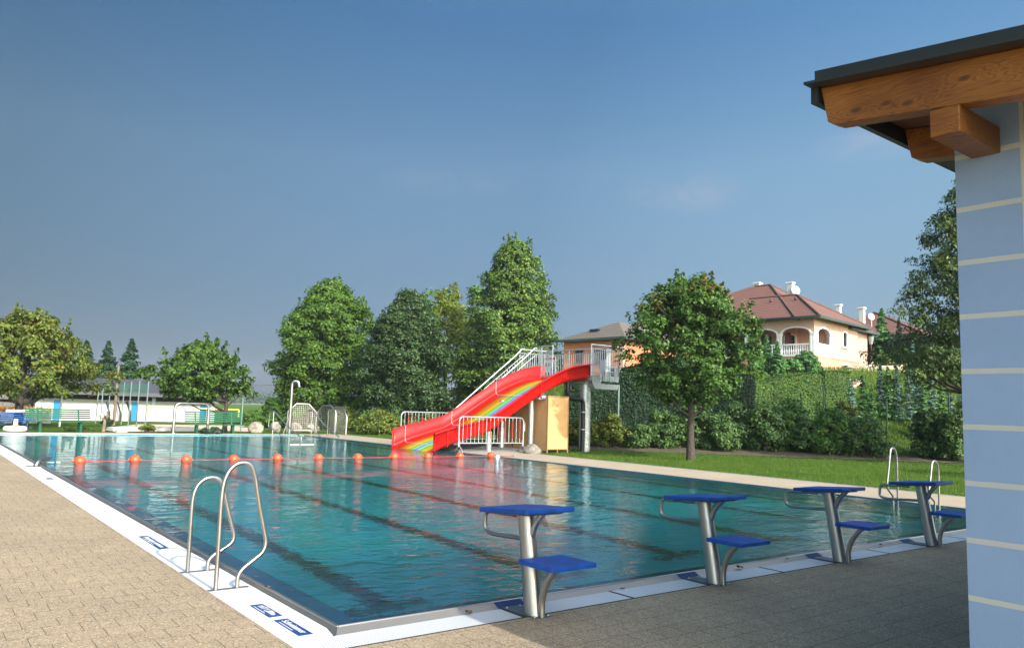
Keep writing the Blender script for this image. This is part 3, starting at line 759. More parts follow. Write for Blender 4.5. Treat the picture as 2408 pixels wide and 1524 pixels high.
# black drain pipe
pipe_m = mat('black_pipe', (.012,.014,.018), .35)
PYp = PY+.35; q = lambda px, py: aY(px, py, PYp)
dp = thing('drain_pipe', 'black S-bent drain pipe running down beside the steel column', 'pipe', (q(1370,1065).x, PYp, 0))
a0 = q(1335, 905); a1 = q(1337, 936); a2 = q(1362, 936); a3 = q(1371, 965)
mb = MB(); pts = [(a0.x, PYp, FZ-.25), (a0.x+.02, PYp, a1.z), (a3.x, PYp, a1.z-.02), (a3.x+.02, PYp, 1.0), (a3.x-.0, PYp, -.15)]
mb.tube(fillet(pts, .32, 7), .105, 14); rel(mb, dp).build('pipe', pipe_m, dp)
for z in (a3.z-.08, .95):
    mb = MB(); mb.lathe([(.11,-.03), (.122,-.02), (.122,.02), (.11,.03)], 14, (a3.x+.01, PYp, z)); rel(mb, dp).build('pipe_clamp', galv, dp)
# grey waste bin hooked on the platform
tb = thing('waste_bin', 'pale grey bin hanging at the outer side of the slide platform', 'bin', (PX1+.25, PY+.5, FZ-.15))
mb = MB(); mb.lathe([(.16,0), (.24,.55), (.25,.56), (.225,.56), (.15,.02)], 4, M=Matrix.Rotation(pi/4, 4, 'Z'), smooth=False); mb.build('bin_body', mat('bin_grey', (.42,.43,.42), .6), tb)
mb = MB(); mb.lathe([(.27,.56), (.29,.57), (.29,.60), (.0,.615)], 4, M=Matrix.Rotation(pi/4, 4, 'Z'), smooth=False); mb.build('lid', mat('bin_lid', (.55,.56,.55), .6), tb)
# ochre plywood enclosure
def _ply(t, b):
    n = t.noise(2.5, 5, .6, objc(t)); c = t.ramp(n, [(.3, (.60,.34,.14)), (.7, (.72,.42,.18))])
    t.link(t.mix(.5, c, t.ramp(t.noise(30, 3, .6, t.mapv(objc(t), (1, 1, .06))), [(.3, (.86,)*3), (.7, (1.08,)*3)]), 'MULTIPLY'), b.inputs['Base Color'])
ply = mat('ochre_board', (.6,.36,.16), .7, fn=_ply); ply_edge = mat('board_frame', (.36,.20,.09), .7)
en = thing('plant_cabinet', 'tall ochre board cabinet under the slide platform', 'cabinet', (20, 20.6, 0))
YB = 20.12; e0, e1 = aY(1287, 1000, YB).x, aY(1336.5, 1000, YB).x; ez = aY(1310, 933, YB).z
mb = MB(); mb.box(e0+.03, e1-.03, YB, YB+.03, .10, ez-.02); rel(mb, en).build('front_panel', ply, en)
mb = MB(); mb.box(e0, e0+.05, YB-.012, YB+.04, -.1, ez); mb.box(e1-.05, e1, YB-.012, YB+.04, -.1, ez); mb.box(e0+.05, e1-.05, YB-.012, YB+.03, ez-.04, ez); mb.box(e0+.05, e1-.05, YB-.012, YB+.03, .08, .12); mb.box((e0+e1)/2-.02, (e0+e1)/2+.02, YB-.01, YB+.03, -.1, .08)
rel(mb, en).build('frame', ply_edge, en)
for k in range(3):
    mb = MB(); mb.box(e0+.012, e0+.04, YB+.05+1.2*k, YB+1.19+1.2*k, .02, ez-.04); rel(mb, en).build('side_panel', ply, en)
    mb = MB(); mb.box(e0-.0, e0+.03, YB+1.19+1.2*k, YB+1.25+1.2*k, .0, ez-.02); rel(mb, en).build('side_post', mat('post_brown', (.12,.03,.02), .6) if k == 0 else MATS['post_brown'], en)
mb = MB(); mb.box(e1-.03, e1, YB+.05, YB+3.7, .02, ez-.04); rel(mb, en).build('side_panel', ply, en)
mb = MB(); mb.box(e0-.02, e1+.02, YB-.02, YB+3.7, ez, ez+.03); rel(mb, en).build('roof_panel', ply_edge, en)
# concrete pad beneath the slide, darker than the deck around it
mb = MB(); mb.box(15.0, 19.2, 20.6, 25.0, -.03, .05)
struct('slide_pad', mb, mat('dark_concrete', (.13,.14,.14), .8, noise=(2, .3)))
# ------------------------------------------------------------------ crowd barriers
redtape = mat('faded_red_band', (.42,.045,.03), .6)
def barrier(name, label, x0, x1, y, zt, seed, dup_of=None):
    L_ = x1-x0; b = thing('crowd_barrier', label, 'barrier', (x0, y, 0), 0, 'crowd barriers beside the slide')
    mb = MB(); mb.tube(fillet([(0,0,.22),(0,0,zt),(L_,0,zt),(L_,0,.22)], .22, 6), .029, 8); mb.tube([(0,0,.36),(L_,0,.36)], .025, 8)
    mb.build('frame', galv, b)
    for k in range(1, 17):
        x = L_*k/17; mb = MB()
        if k % 2: mb.tube([(x,0,.36),(x,0,zt)], .016, 6); mb.build('bar', galv, b)
        else:
            mb.tube([(x,0,.36),(x,0,zt)], .014, 6); o = mb.build('bar', galv, b)
            m2 = MB().tube([(x,0,.56),(x,0,zt-.14)], .022, 6).build('red_band', redtape, o)
    for x in (.02, L_-.02):
        MB().tube(fillet([(x,-.30,-.01),(x,-.10,.20),(x,0,.24),(x,.10,.20),(x,.30,-.01)], .08, 4), .026, 8).build('foot', galv, b)
        MB().bar((x,0,.2),(x,0,.5), .055, .02).build('foot_bracket', galv, b)
    MB().tube([(L_+.03,0,.85),(L_+.07,0,.88),(L_+.07,0,1.22),(L_+.03,0,1.25)], .014, 6).build('hook', galv, b)
    return b
f = lambda px, py: aY(px, py, 20.22)
barrier('b', 'crowd barrier standing in front of the slide beside the pool edge', f(1080,1000).x, f(1231,1000).x, 20.22, f(1150, 981).z, 1)
f = lambda px, py: aY(px, py, 26.2)
barrier('b', 'crowd barrier standing behind the slide by the round bushes', f(943,1000).x, f(943,1000).x+3.2, 26.2, f(1000,969.5).z, 2)
# ================================================================== GROUND
def sstep(a, b, x):
    t = max(0., min(1., (x-a)/(b-a))); return t*t*(3-2*t)
def H(x, y):
    s = .67*x+.745*y-32.2; t_ = .745*x-.67*y
    m = sstep(-6, 3, t_)
    h = 0
    if s > 0:
        h = .055*s if s < 10 else min(5.75, .55+.36*(s-10))
    # terraced: low verge, then the garden bank
    return -.07 + h*m
xs = [-990,-500,-200,-90,-60] + [-50+4*i for i in range(12)] + [-.49, 3, 6, 9, 12, W+.02, DX+.03] + [18.5+1.4*i for i in range(55)] + [96,104,115,130,160,220,400,700,990]
ys = [-990,-400,-200,-60,-40] + [-34+3*i for i in range(9)] + [-8+1.4*i for i in range(30)]
ys = [y for y in ys if y < L+1.5] + [L+1.9] + [L+3+1.5*i for i in range(36)] + [92,98,105,115,130,160,220,400,700,990]
xs = sorted(set(round(x, 3) for x in xs)); ys = sorted(set(round(y, 3) for y in ys))
mb = MB(); nx = len(xs); vs = [(x, y, H(x, y)) for y in ys for x in xs]; fs = []
for j in range(len(ys)-1):
    for i in range(nx-1):
        if ys[j] >= -40.01 and ys[j+1] <= L+1.91 and xs[i] >= -60.01 and xs[i+1] <= DX+.04: continue
        fs.append((j*nx+i, j*nx+i+1, (j+1)*nx+i+1, (j+1)*nx+i))
mb.addm(vs, fs, True); struct('lawn', mb, grass, fix=False)
# sand court and the strip of sandy beds along the far deck
sandm = mat('sand', (.62,.50,.37), .95, noise=(6,.12), bump=(20,.5,.03))
a, b, c, d = G(170,998), G(570,1003), G(640,990), G(330,987)
SY0, SY1 = 41.8, 50.5
mb = MB(); mb.poly([G(275,1003,-.05), G(345,1010,-.05), G(600,1015,-.05), G(600,1001,-.05), G(325,997,-.05)]); struct('sand_court', mb, sandm)
sandm2 = mat('field_stubble', (.20,.22,.10), .95, noise=(.02,.3))
mb = MB(); mb.quad((-200,420,-.02),(500,420,-.02),(900,980,-.02),(-300,980,-.02)); struct('field', mb, sandm2)
# bark mulch / soil strip at the foot of the hedge and the gravel path above
soil = mat('soil_mulch', (.10,.075,.045), .95, noise=(3,.45), bump=(14,.8,.05))
def strip(name, pts, w_, m, dz):
    mb = MB(); n = len(pts); out = []
    for i, p in enumerate(pts):
        a = Vector(pts[max(i-1,0)]); b = Vector(pts[min(i+1,n-1)]); d = (b-a); nrm = Vector((-d.y, d.x)).normalized()
        out.append((Vector(p)+nrm*w_/2, Vector(p)-nrm*w_/2))
    vs = []; fs = []; K = 6
    for L_, R2 in out:
        for k in range(K+1):
            q = L_.lerp(R2, k/K); vs.append((q.x, q.y, H(q.x, q.y)+dz))
    for i in range(n-1):
        for k in range(K): fs.append((i*(K+1)+k, i*(K+1)+k+1, (i+1)*(K+1)+k+1, (i+1)*(K+1)+k))
    mb.addm(vs, fs, True); return struct(name, mb, m)
def hl(s, t_):  # hedge-line coordinates: s metres beyond the line, t along it
    return Vector((.67*(s+32.2)+.745*t_, .745*(s+32.2)-.67*t_))
strip('soil_bed', [hl(.9, -2+2.0*i) for i in range(22)], 3.4, soil, .03)
strip('gravel_path', [hl(5.6, -6+2.0*i) for i in range(24)], 1.2, mat('gravel', (.45,.40,.32), .95, noise=(8,.2)), .05)
# ================================================================== FAR END OF THE POOL
FY = L
# curved shower frame ----------------------------------------------------------
gA, gB = G(407, 1018), G(487, 1018)
ar = thing('arch_frame', 'bright steel arch frame with rounded corners at the far pool edge', 'frame', (gA.x, gA.y, 0))
za = hz(450, 949, gA); v = gB-gA
MB().tube(fillet([(0,0,-.05),(0,0,za),(v.x,v.y,za),(v.x,v.y,-.05)], .35, 7), .075, 12).build('tube', steel, ar)
MB().lathe([(.14,-.05),(.14,.03),(.08,.04)], 12).build('base_flange', steel, ar); MB().lathe([(.14,-.05),(.14,.03),(.08,.04)], 12, (v.x,v.y,0)).build('base_flange', steel, ar)
# benches ------------------------------------------------------------------
def bench(label, gl, gr, zb, zs, m, name='park_bench', back=True, cat='bench', group='green slatted benches'):
    d = Vector((gr.x-gl.x, gr.y-gl.y, 0)); Ld = d.length; rz = atan2(d.y, d.x)
    b = thing(name, label, cat, (gl.x, gl.y, 0), rz, group); ex = .55
    for k, z in enumerate([zs+.17+i*(zb-zs-.17)/4 for i in range(5)]):
        MB().box(-ex, Ld+ex, -.26+.05*0, -.225, z-.035, z+.035).build('back_slat', m, b) if False else MB().box(-ex, Ld+ex, .20+.04*k, .235+.04*k, z-.036, z+.036).build('back_slat', m, b)
    for k in range(4): MB().box(-ex+.03, Ld+ex+.03, -.26+.115*k, -.175+.115*k, zs-.02, zs+.02).build('seat_slat', m, b)
    for x in (0, Ld):
        MB().bar((x,-.10,-.05), (x,-.10,zs-.02), .11, .09).build('leg', m, b); MB().bar((x+.02,.2,-.05), (x+.02,.16,zs-.02), .11, .09).build('leg', m, b)
        MB().bar((x,.19,zs-.02), (x,.385,zb), .06, .05).build('back_post', m, b); MB().bar((x,-.25,zs-.04), (x,.22,zs-.04), .07, .05).build('seat_support', m, b)
    return b
green = mat('green_paint', (.004,.095,.045), .35, noise=(4,.15)); bluep = mat('blue_paint', (.02,.11,.36), .4)
g1, g2 = G(91,1014), G(187,1014)
bench('green slatted bench before the white building, right of the wide reddish tree', g1, g2, hz(140,964,g1), hz(140,992,g1), green)
g1, g2 = G(461,1018), G(546,1018.5)
bench('green slatted bench beneath the small tree, beside the steel arch', g1, g2, hz(500,971,g1), hz(500,999,g1), green)
g1 = G(4,1004); g2 = G(62,1004)
lb = thing('blue_lounger', 'blue slatted lounger with white head roll at the left edge of the photo', 'lounger', (g1.x, g1.y, 0), atan2(g2.y-g1.y, g2.x-g1.x))
LL = (g2-g1).length
for k in range(5): MB().box(-.9, LL+.4, -.3+.17*k, -.17+.17*k, .30+.10*k, .34+.10*k).build('slat', bluep, lb)
for x in (0, LL*.95): MB().bar((x,-.2,-.05),(x,-.2,.32), .06).build('leg', bluep, lb); MB().bar((x,.35,-.05),(x,.35,.66), .06).build('leg', bluep, lb)
MB().tube([(.3,.38,.83),(1.4,.38,.83)], .09, 10).build('head_roll', white_pl, lb)
# white parasol foot on the deck --------------------------------------------
g1 = G(35,1013)
pf = thing('parasol_base', 'round white plastic parasol foot on the far deck', 'parasol base', (g1.x, g1.y, -.02))
MB().lathe([(0,.0),(.46,.0),(.50,.06),(.50,.16),(.44,.24),(.2,.26),(.09,.28),(.09,.55),(.075,.58),(0,.58)], 24).build('base', white_pl, pf)
# white slabs / low walls -----------------------------------------------------
slabm = mat('white_slab', (.72,.71,.68), .7, noise=(5,.08))
def slab_(px0, px1, py, w_, h, label, dy=0):
    a, b = G(px0, py), G(px1, py); d = b-a
    o = MB().box(0, d.length, 0, w_, -.05, h).build('stone_slab', slabm, bevel=.02); o.location = (a.x, a.y+dy, 0); o.rotation_euler = (0, 0, atan2(d.y, d.x))
    return tag(o, label, 'slab', 'white stone slabs edging the far beds')
slab_(266, 402, 1012, .9, .16, 'long white stone slab left of the steel arch base')
slab_(412, 464, 1012.5, .8, .18, 'white stone slab between the steel arch and the second bench')
slab_(276, 300, 1015, .4, .10, 'small bright slab lying at the left end of the white slabs')
slab_(512, 530, 1016, .5, .10, 'small pale slab under the second green bench')
# boulders --------------------------------------------------------------------
def _rock(t, b):
    n = t.noise(3, 6, .65, objc(t)); c = t.ramp(n, [(.3, (.17,.14,.11)), (.5, (.36,.31,.25)), (.75, (.52,.47,.41))]); t.link(c, b.inputs['Base Color'])
    t.link(t.bump(n, .8, .12), b.inputs['Normal'])
rockm = mat('pale_boulder', (.6,.55,.48), .85, fn=_rock)
greyrock = mat('grey_boulder', (.22,.20,.17), .9, noise=(6,.4), bump=(9,.8,.05))
def rock(x, y, rx, ry, h, seed, label, group='pale boulders', m=None):
    bm = bmesh.new(); bmesh.ops.create_icosphere(bm, subdivisions=4, radius=1); r_ = random.Random(seed)
    K = [(Vector((r_.uniform(-1,1), r_.uniform(-1,1), r_.uniform(-1,1))).normalized(), r_.uniform(.74,.98)) for _ in range(12)]
    from mathutils import noise as mn
    for v_ in bm.verts:
        c = v_.co.normalized(); d = 1.0
        for k, q in K:
            e = c.dot(k)
            if e > q*.92: d = min(d, q/e*1.0)
        d *= 1+.06*mn.noise(c*2.3+Vector((seed,0,0)))+.03*mn.noise(c*7)
        v_.co = Vector((c.x*d*rx, c.y*d*ry, c.z*d*h*.62+h*.36))
    me = bpy.data.meshes.new('boulder'); bm.to_mesh(me); bm.free(); me.polygons.foreach_set('use_smooth', [True]*len(me.polygons)); me.materials.append(greyrock if seed == 14 else rockm)
    o = bpy.data.objects.new('boulder', me); C.objects.link(o); o.location = (x, y, -.1); o.rotation_euler = (0, 0, seed*1.3)
    return tag(o, label, 'boulder', group)
def rockpx(px0, px1, pyb, pyt, seed, label):
    g = G((px0+px1)/2, pyb); w_ = (G(px1,pyb)-G(px0,pyb)).length*.5*.86; h = hz((px0+px1)/2, pyt, g)+.1
    rock(g.x+w_*.3, g.y+w_*.6, w_, w_*.8, h*1.25, seed, label)
rockpx(576, 622, 1015, 997, 3, 'large pale boulder right of the second green bench')
rockpx(632, 662, 1013, 996, 5, 'yellowish boulder behind the pool stair rails')
rockpx(676, 712, 1014, 997, 8, 'broad pale boulder behind the first wire screen')
rockpx(718, 740, 1013, 999, 11, 'smaller pale boulder behind the second wire screen')
rockpx(735, 752, 1011, 1002, 12, 'flat pale stone behind the wire screens')
rockpx(1233, 1276, 1066, 1049, 14, 'rounded grey boulder in front of the ochre cabinet')
# wire screens -----------------------------------------------------------------
def screen(label, pts, top, nz, m=steel):
    """pts: two ground points; top: height; chamfered top corners"""
    a, b = pts; d = Vector((b.x-a.x, b.y-a.y, 0)); Lw = d.length; o = thing('wire_screen', label, 'screen', (a.x, a.y, 0), atan2(d.y, d.x), 'chamfered wire screens by the showers')
    ch = min(.55, Lw*.28)
    out = [(0,-.05),(0,top-ch),(ch,top),(Lw-ch,top),(Lw,top-ch),(Lw,-.05)]
    MB().tube([(x,0,z) for x, z in out], .055, 10).build('frame', m, o)
    MB().tube([(0,0,.12),(Lw,0,.12)], .03, 8).build('bottom_rail', m, o)
    n = int(Lw/.11); mb = MB()
    for k in range(1, n):
        x = Lw*k/n; zt2 = top if ch < x < Lw-ch else top-ch*(1-min(x, Lw-x)/ch); mb.bar((x,0,.12),(x,0,zt2), .016)
    for k in range(1, int(top/.11)):
        z = .12+.11*k
        if z > top-.03: continue
        x0 = 0 if z < top-ch else z-(top-ch); mb.bar((x0,0,z),(Lw-x0,0,z), .016)
    mb.build('wire_mesh', m, o)
sA, sB, sC, sD, sE = G(676,1016), G(742,1017.5), G(743,1017.5), G(773,1020.5), G(814,1023)
zt_ = hz(710, 950, sA)
screen('widest chamfered wire screen, left of the three, beside the shower pole', (G(674,1016.5), G(741,1017.5)), zt_, 0)
screen('middle chamfered wire screen of the three by the showers', (G(744,1017.5), G(788,1020)), zt_-.05, 0)
screen('narrow chamfered wire screen, rightmost of the three by the showers', (G(775,1019), G(813,1023)), zt_-.12, 0)
# outdoor shower -------------------------------------------------------------
g = G(680,1017.5); sh = thing('shower_pole', 'tall steel outdoor shower pole left of the wire screens', 'shower', (g.x, g.y, 0)); zt2 = hz(682, 896, g)
MB().tube(spline([(0,0,-.05),(0,0,1.4),(0,0,zt2-.35),(.02,-.02,zt2-.1),(.12,-.10,zt2),(.28,-.20,zt2-.05),(.32,-.24,zt2-.22)]), .085, 12).build('pole', steel, sh)
MB().lathe([(.05,.0),(.12,-.08),(.12,-.12),(0,-.12)], 14, (.33,-.25,zt2-.22)).build('shower_head', steel, sh)
MB().tube([(-.3,.12,-.05),(-.05,.0,.95)], .05, 8).build('brace', steel, sh); MB().lathe([(.105,.9),(.105,1.05)], 12).build('collar', steel, sh)
# stair hand rails in the pool -----------------------------------------------
def srail(px0, label):
    g = G(px0, 1028); y = FY-2.4; g = aY(px0, 1030, y)
    o = thing('stair_rail', label, 'handrail', (g.x, y, 0), 0, 'stair handrails in the far end of the pool')
    z = lambda py: aY(px0, py, y).z
    MB().tube(fillet([(0,0,-.5),(0,0,z(966)),(.0,.55,z(966)),(0,.6,.45),(0,0,.42)], .08, 3), .030, 8).build('rail_loop', steel, o)
    MB().tube(fillet([(0,0,z(966)),(.35,-.9,.62),(.75,-1.9,.05),(.75,-1.95,-.6)], .12, 3), .030, 8).build('upper_rail', steel, o)
    MB().tube([(0,0,.42),(.65,-1.2,-.4)], .026, 8).build('lower_rail', steel, o)
srail(640, 'left handrail of the pool steps standing in the water at the far end')
srail(731, 'right handrail of the pool steps in front of the wire screens')
g = aY(786, 1028, FY-1.6); o = MB().tube(fillet([(0,0,-.5),(0,0,1.45),(-.0,.9,1.45),(0,.9,-.2)], .12, 4), .032, 8).build('handrail_hoop', steel); o.location = g.xy.to_3d(); tag(o, 'plain steel hoop rail in the water in front of the middle wire screen', 'handrail')
# ball net poles --------------------------------------------------------------
polem = mat('pale_green_pole', (.20,.28,.26), .5, .2)
npts = [(272,1002,866),(292,998,868),(307,1000,870),(327,992,866),(340,999,862),(371,1006,862),(386,1008,863),(407,1010,856),(431,1010,856)]
net_top = None
for k, (px, pb, pt) in enumerate([(217,982,904),(230,993,908),(241,990,909),(257,995,901),(273,995,900),(290,996,899),(306,1000.5,897.5),(325,1003,895),(346,1003,896)]):
    g = G(px-5, pb); zt2 = hz(px+1, pt, g)
    o = MB().tube([(0,0,-.1),(0,0,zt2)], .040, 8).build('net_pole', polem); o.location = (g.x, g.y, 0)
    nm = ['leftmost','second','third','fourth','fifth','sixth','seventh','eighth','rightmost'][k]
    tag(o, nm+' thin pale green pole of the ball net counting from the left', 'pole', 'thin poles of the ball catch net')
g = G(566, 1012); o = MB().tube([(0,0,-.1),(0,0,hz(567,935,g))], .05, 8).build('net_pole', polem); o.location = (g.x, g.y, 0); tag(o, 'single pale pole standing right of the small tree and the yellow net', 'pole')
# net between poles (one sheet per field, thin green cord)
netm = mat('green_net', (.05,.22,.15), .8)
def net(name, label, a, b, z0, z1, nx_, nz_, th, m):
    mb = MB(); d = b-a
    for k in range(nx_+1):
        p = a+d*(k/nx_); mb.bar((p.x,p.y,z0),(p.x,p.y,z1), th)
    for k in range(nz_+1):
        z = z0+(z1-z0)*k/nz_; mb.bar((a.x,a.y,z),(b.x,b.y,z), th)
    return tag(mb.build(name, m, fix=False), label, 'net')
g = G(290,999); NZ = (hz(290,925,g), hz(290,902,g))
net('ball_net', 'green ball catch net stretched between thin poles in front of the white building', G(236,995), G(339,1003), NZ[0], NZ[1], 60, 9, .012, netm)
# volleyball net ----------------------------------------------------------------
yel = mat('yellow_tape', (.75,.50,.10), .6)
a = G(344,998); b = G(559,1001); z1 = hz(559, 963, b); z0 = hz(559, 981, b)
vn = thing('volleyball_net', 'volleyball net edged with yellow tape over the sand court', 'net', (a.x, a.y, 0))
R3 = lambda mb: rel(mb, vn)
def vn_bar(p, q, w_, name, m): R3(MB().bar(p, q, w_)).build(name, m, vn)
vn_bar((a.x,a.y,z1),(b.x,b.y,z1), .08, 'top_tape', yel); vn_bar((a.x,a.y,z0),(b.x,b.y,z0), .05, 'bottom_tape', yel); vn_bar((b.x,b.y,z0),(b.x,b.y,z1), .09, 'side_tape', yel); vn_bar((a.x,a.y,z0),(a.x,a.y,z1), .09, 'side_tape', yel)
# dark wooden posts and leaning beams ---------------------------------------
dwood = mat('weathered_wood', (.20,.15,.10), .85, noise=(5,.35)); dkwood = mat('dark_wood', (.05,.045,.04), .8)
g = G(267, 998); o = MB(); o.lathe([(.10,-.1),(.09,2),(.075,hz(272,860,g))], 12); o = o.build('wooden_pole', dwood); o.location = (g.x, g.y, 0); o.rotation_euler = (0, .0, 0)
tag(o, 'tall weathered wooden pole in front of the white building', 'pole')
for k, px in enumerate((257, 283, 306)):
    g = G(px, 988); o = MB().tube([(0,0,-.1),(-.05,0,.6),(-.32,0,hz(px-6,944,g))], .07, 8).build('leaning_beam', dkwood); o.location = (g.x, g.y, 0)
    tag(o, ['leftmost','middle','rightmost'][k]+' of three bent dark beams leaning before the white wall', 'beam', 'bent dark beams by the white wall')
g = G(640, 975) ; 
# power line with far pole -------------------------------------------------
wl = MB(); A_, B_ = aD(430, 905, 120), aD(1000, 845, 140)
pts = [A_.lerp(B_, k/20)-Vector((0,0,1.8*sin(pi*k/20))) for k in range(21)]
wl.tube(pts, .035, 5); tag(wl.build('power_line', dkwood), 'thin overhead wire crossing the sky above the small tree', 'wire')
# ------------------------------------------------------------------ white changing building with blue doors
cl_ = thing('changing_building', 'long low white building with blue doors and a dark sloping roof', 'building', (0, 60, 0))
YW = 61.0
fy = lambda px, py: aY(px, py, YW)
wx0, wx1 = fy(84, 950).x, fy(506, 950).x
wtop_ = fy(300, 908).z; ev = fy(300, 905).z
whitew = mat('white_render', (.70,.685,.65), .8, noise=(.6,.06)); greyw = mat('grey_band', (.40,.40,.41), .8)
darkgap = mat('dark_opening', (.02,.03,.035), .6); bdoor = mat('blue_door', (.01,.22,.48), .4); lpil = mat('pale_blue_pillar', (.50,.62,.72), .6)
def _tin(t, b):
    sp = t.add('ShaderNodeSeparateXYZ'); t.link(pos(t), sp.inputs[0])
    s_ = t.math('FRACT', t.math('MULTIPLY', sp.outputs[0], 1.1)); n = t.noise(.7, 4, .6, pos(t))
    t.link(t.mix(n, (.055,.058,.066), (.10,.10,.11)), b.inputs['Base Color']); t.link(t.bump(t.math('LESS_THAN', s_, .1), .4, .04), b.inputs['Normal'])
tin = mat('dark_roof_sheet', (.08,.08,.09), .6, fn=_tin)
Rc = lambda mb: rel(mb, cl_)
zt_w = fy(240, 948).z; zg = fy(240, 940).z; ze = fy(240, 928).z; zr = aY(240, 889, YW+7).z
Rc(MB().box(wx0, wx1, YW, YW+9, -.1, zt_w)).build('wall', whitew, cl_)
Rc(MB().box(wx0+.02, wx1-.02, YW+.01, YW+8.9, zt_w, zg)).build('wall_band', greyw, cl_)
Rc(MB().box(wx0+.1, wx1-.1, YW+.35, YW+8.8, zg, ze)).build('clerestory', darkgap, cl_)
zE = ze
mb = MB(); x0, x1 = wx0-1.2, wx1+.6; zR = zr
mb.addm([(x0,YW-1.1,zE-.05),(x1,YW-1.1,zE-.05),(x1,YW-1.1,zE+.25),(x0,YW-1.1,zE+.25),(x0,YW+7,zR),(x1,YW+7,zR),(x1,YW+10,zE),(x0,YW+10,zE)], [(0,1,2,3),(3,2,5,4),(4,5,6,7),(0,3,4,7),(1,6,5,2),(0,7,6,1)])
Rc(mb).build('roof', tin, cl_)
for px in (88, 275, 361, 441, 500):
    xx = fy(px, 950).x; Rc(MB().box(xx-.13, xx+.13, YW-.06, YW-.004, -.08, zE-.06)).build('pillar', lpil, cl_)
for a_, b_ in ((126, 144), (309, 326), (471, 486)):
    Rc(MB().box(fy(a_,950).x, fy(b_,950).x, YW-.03, YW-.002, -.05, fy(315, 945).z)).build('door', bdoor, cl_)
# lean-to on the left of it
Rc(MB().box(wx0-9, wx0-.15, YW+1.0, YW+8, -.1, zt_w+.4)).build('annex_wall', mat('annex_grey', (.16,.15,.145), .8), cl_)
# shop furniture at the left edge: lattice screen and planters
lt = thing('lattice_screen', 'white wooden lattice screen behind the blue lounger', 'screen', (G(20,990).x, 47, 0))
xl = lt.location.x; mb = MB()
for k in range(9):
    mb.bar((-1.6+.4*k, 0, .1), (-1.6+.4*k+.9, 0, 1.9), .04, .02) if k < 7 else None; mb.bar((-.7+.4*k-.9, .03, .1), (-.7+.4*k-1.8, .03, 1.9), .04, .02) if k < 7 else None
mb.build('lattice', whitew, lt)
for x in (-1.8, .0, 1.9): MB().box(x-.05, x+.05, -.04, .06, -.1, 2.1).build('post', whitew, lt)
MB().box(-1.85, 1.95, -.05, .07, 2.0, 2.1).build('rail', whitew, lt)
flow = mat('orange_blossom', (.75,.26,.03), .8, noise=(20,.4)); conc = mat('planter_concrete', (.36,.33,.30), .85)
for k, (px, lbl) in enumerate(((72, 'concrete planter with orange flowers right of the big tree trunk'), (12, 'concrete planter with orange flowers at the far left'))):
    g = G(px, 992); pl = thing('flower_planter', lbl, 'planter', (g.x, g.y, 0), 0, 'planters with orange flowers')
    MB().box(-1.1, 1.1, -.3, .3, -.1, .62).build('trough', conc, pl, bevel=.03); mb = MB()
    for q in range(260):
        x, y, z = rng.uniform(-1.1,1.1), rng.uniform(-.3,.3), .62+rng.uniform(0,.38)*(1-.4*rng.random()); s_ = rng.uniform(.05,.1)
        u_ = Vector((rng.gauss(0,1), rng.gauss(0,1), rng.gauss(0,1))).normalized(); w_ = u_.orthogonal().normalized(); p = Vector((x,y,z))
        mb.poly([p-u_*s_, p+w_*s_, p+u_*s_, p-w_*s_])
    mb.build('flowers', flow, pl, fix=False)
# ================================================================== HOUSES ON THE BANK
def _tile(c1, c2):
    def fn(t, b):
        p = objc(t); sp = t.add('ShaderNodeSeparateXYZ'); t.link(p, sp.inputs[0])
        row = t.math('FRACT', t.math('MULTIPLY', sp.outputs[2], 4.6)); gap = t.math('LESS_THAN', row, .28)
        n = t.noise(1.3, 5, .6, p); n2 = t.noise(9, 3, .6, p)
        c = t.mix(n, c1, c2); c = t.mix(.45, c, t.ramp(n2, [(.3, (.6,)*3), (.7, (1.35,)*3)]), 'MULTIPLY')
        t.link(t.mix(t.math('MULTIPLY', gap, .75), c, (.05,.025,.02)), b.inputs['Base Color'])
        t.link(t.bump(row, .6, .05), b.inputs['Normal'])
    return fn
tile_red = mat('red_roof_tiles', (.3,.1,.06), .8, fn=_tile((.165,.072,.052), (.225,.102,.076)))
tile_grey = mat('grey_brown_tiles', (.25,.22,.18), .8, fn=_tile((.125,.108,.09), (.165,.145,.12)))
ridge_m = mat('ridge_tile', (.11,.06,.045), .8, noise=(6,.3))
cream = mat('cream_plaster', (.56,.365,.29), .85, noise=(1.2,.07)); peach = mat('peach_plaster', (.58,.30,.21), .85, noise=(1.2,.07))
orange_w = mat('orange_plaster', (.54,.21,.10), .85, noise=(1.2,.07)); trim = mat('white_trim', (.76,.78,.80), .6)
glassm = mat('dark_glass', (.02,.025,.035), .08, spec=.8); gutter = mat('green_gutter', (.03,.06,.055), .4); chim = mat('chimney_render', (.62,.60,.55), .8)
winred = mat('window_frame_brown', (.16,.03,.02), .5)
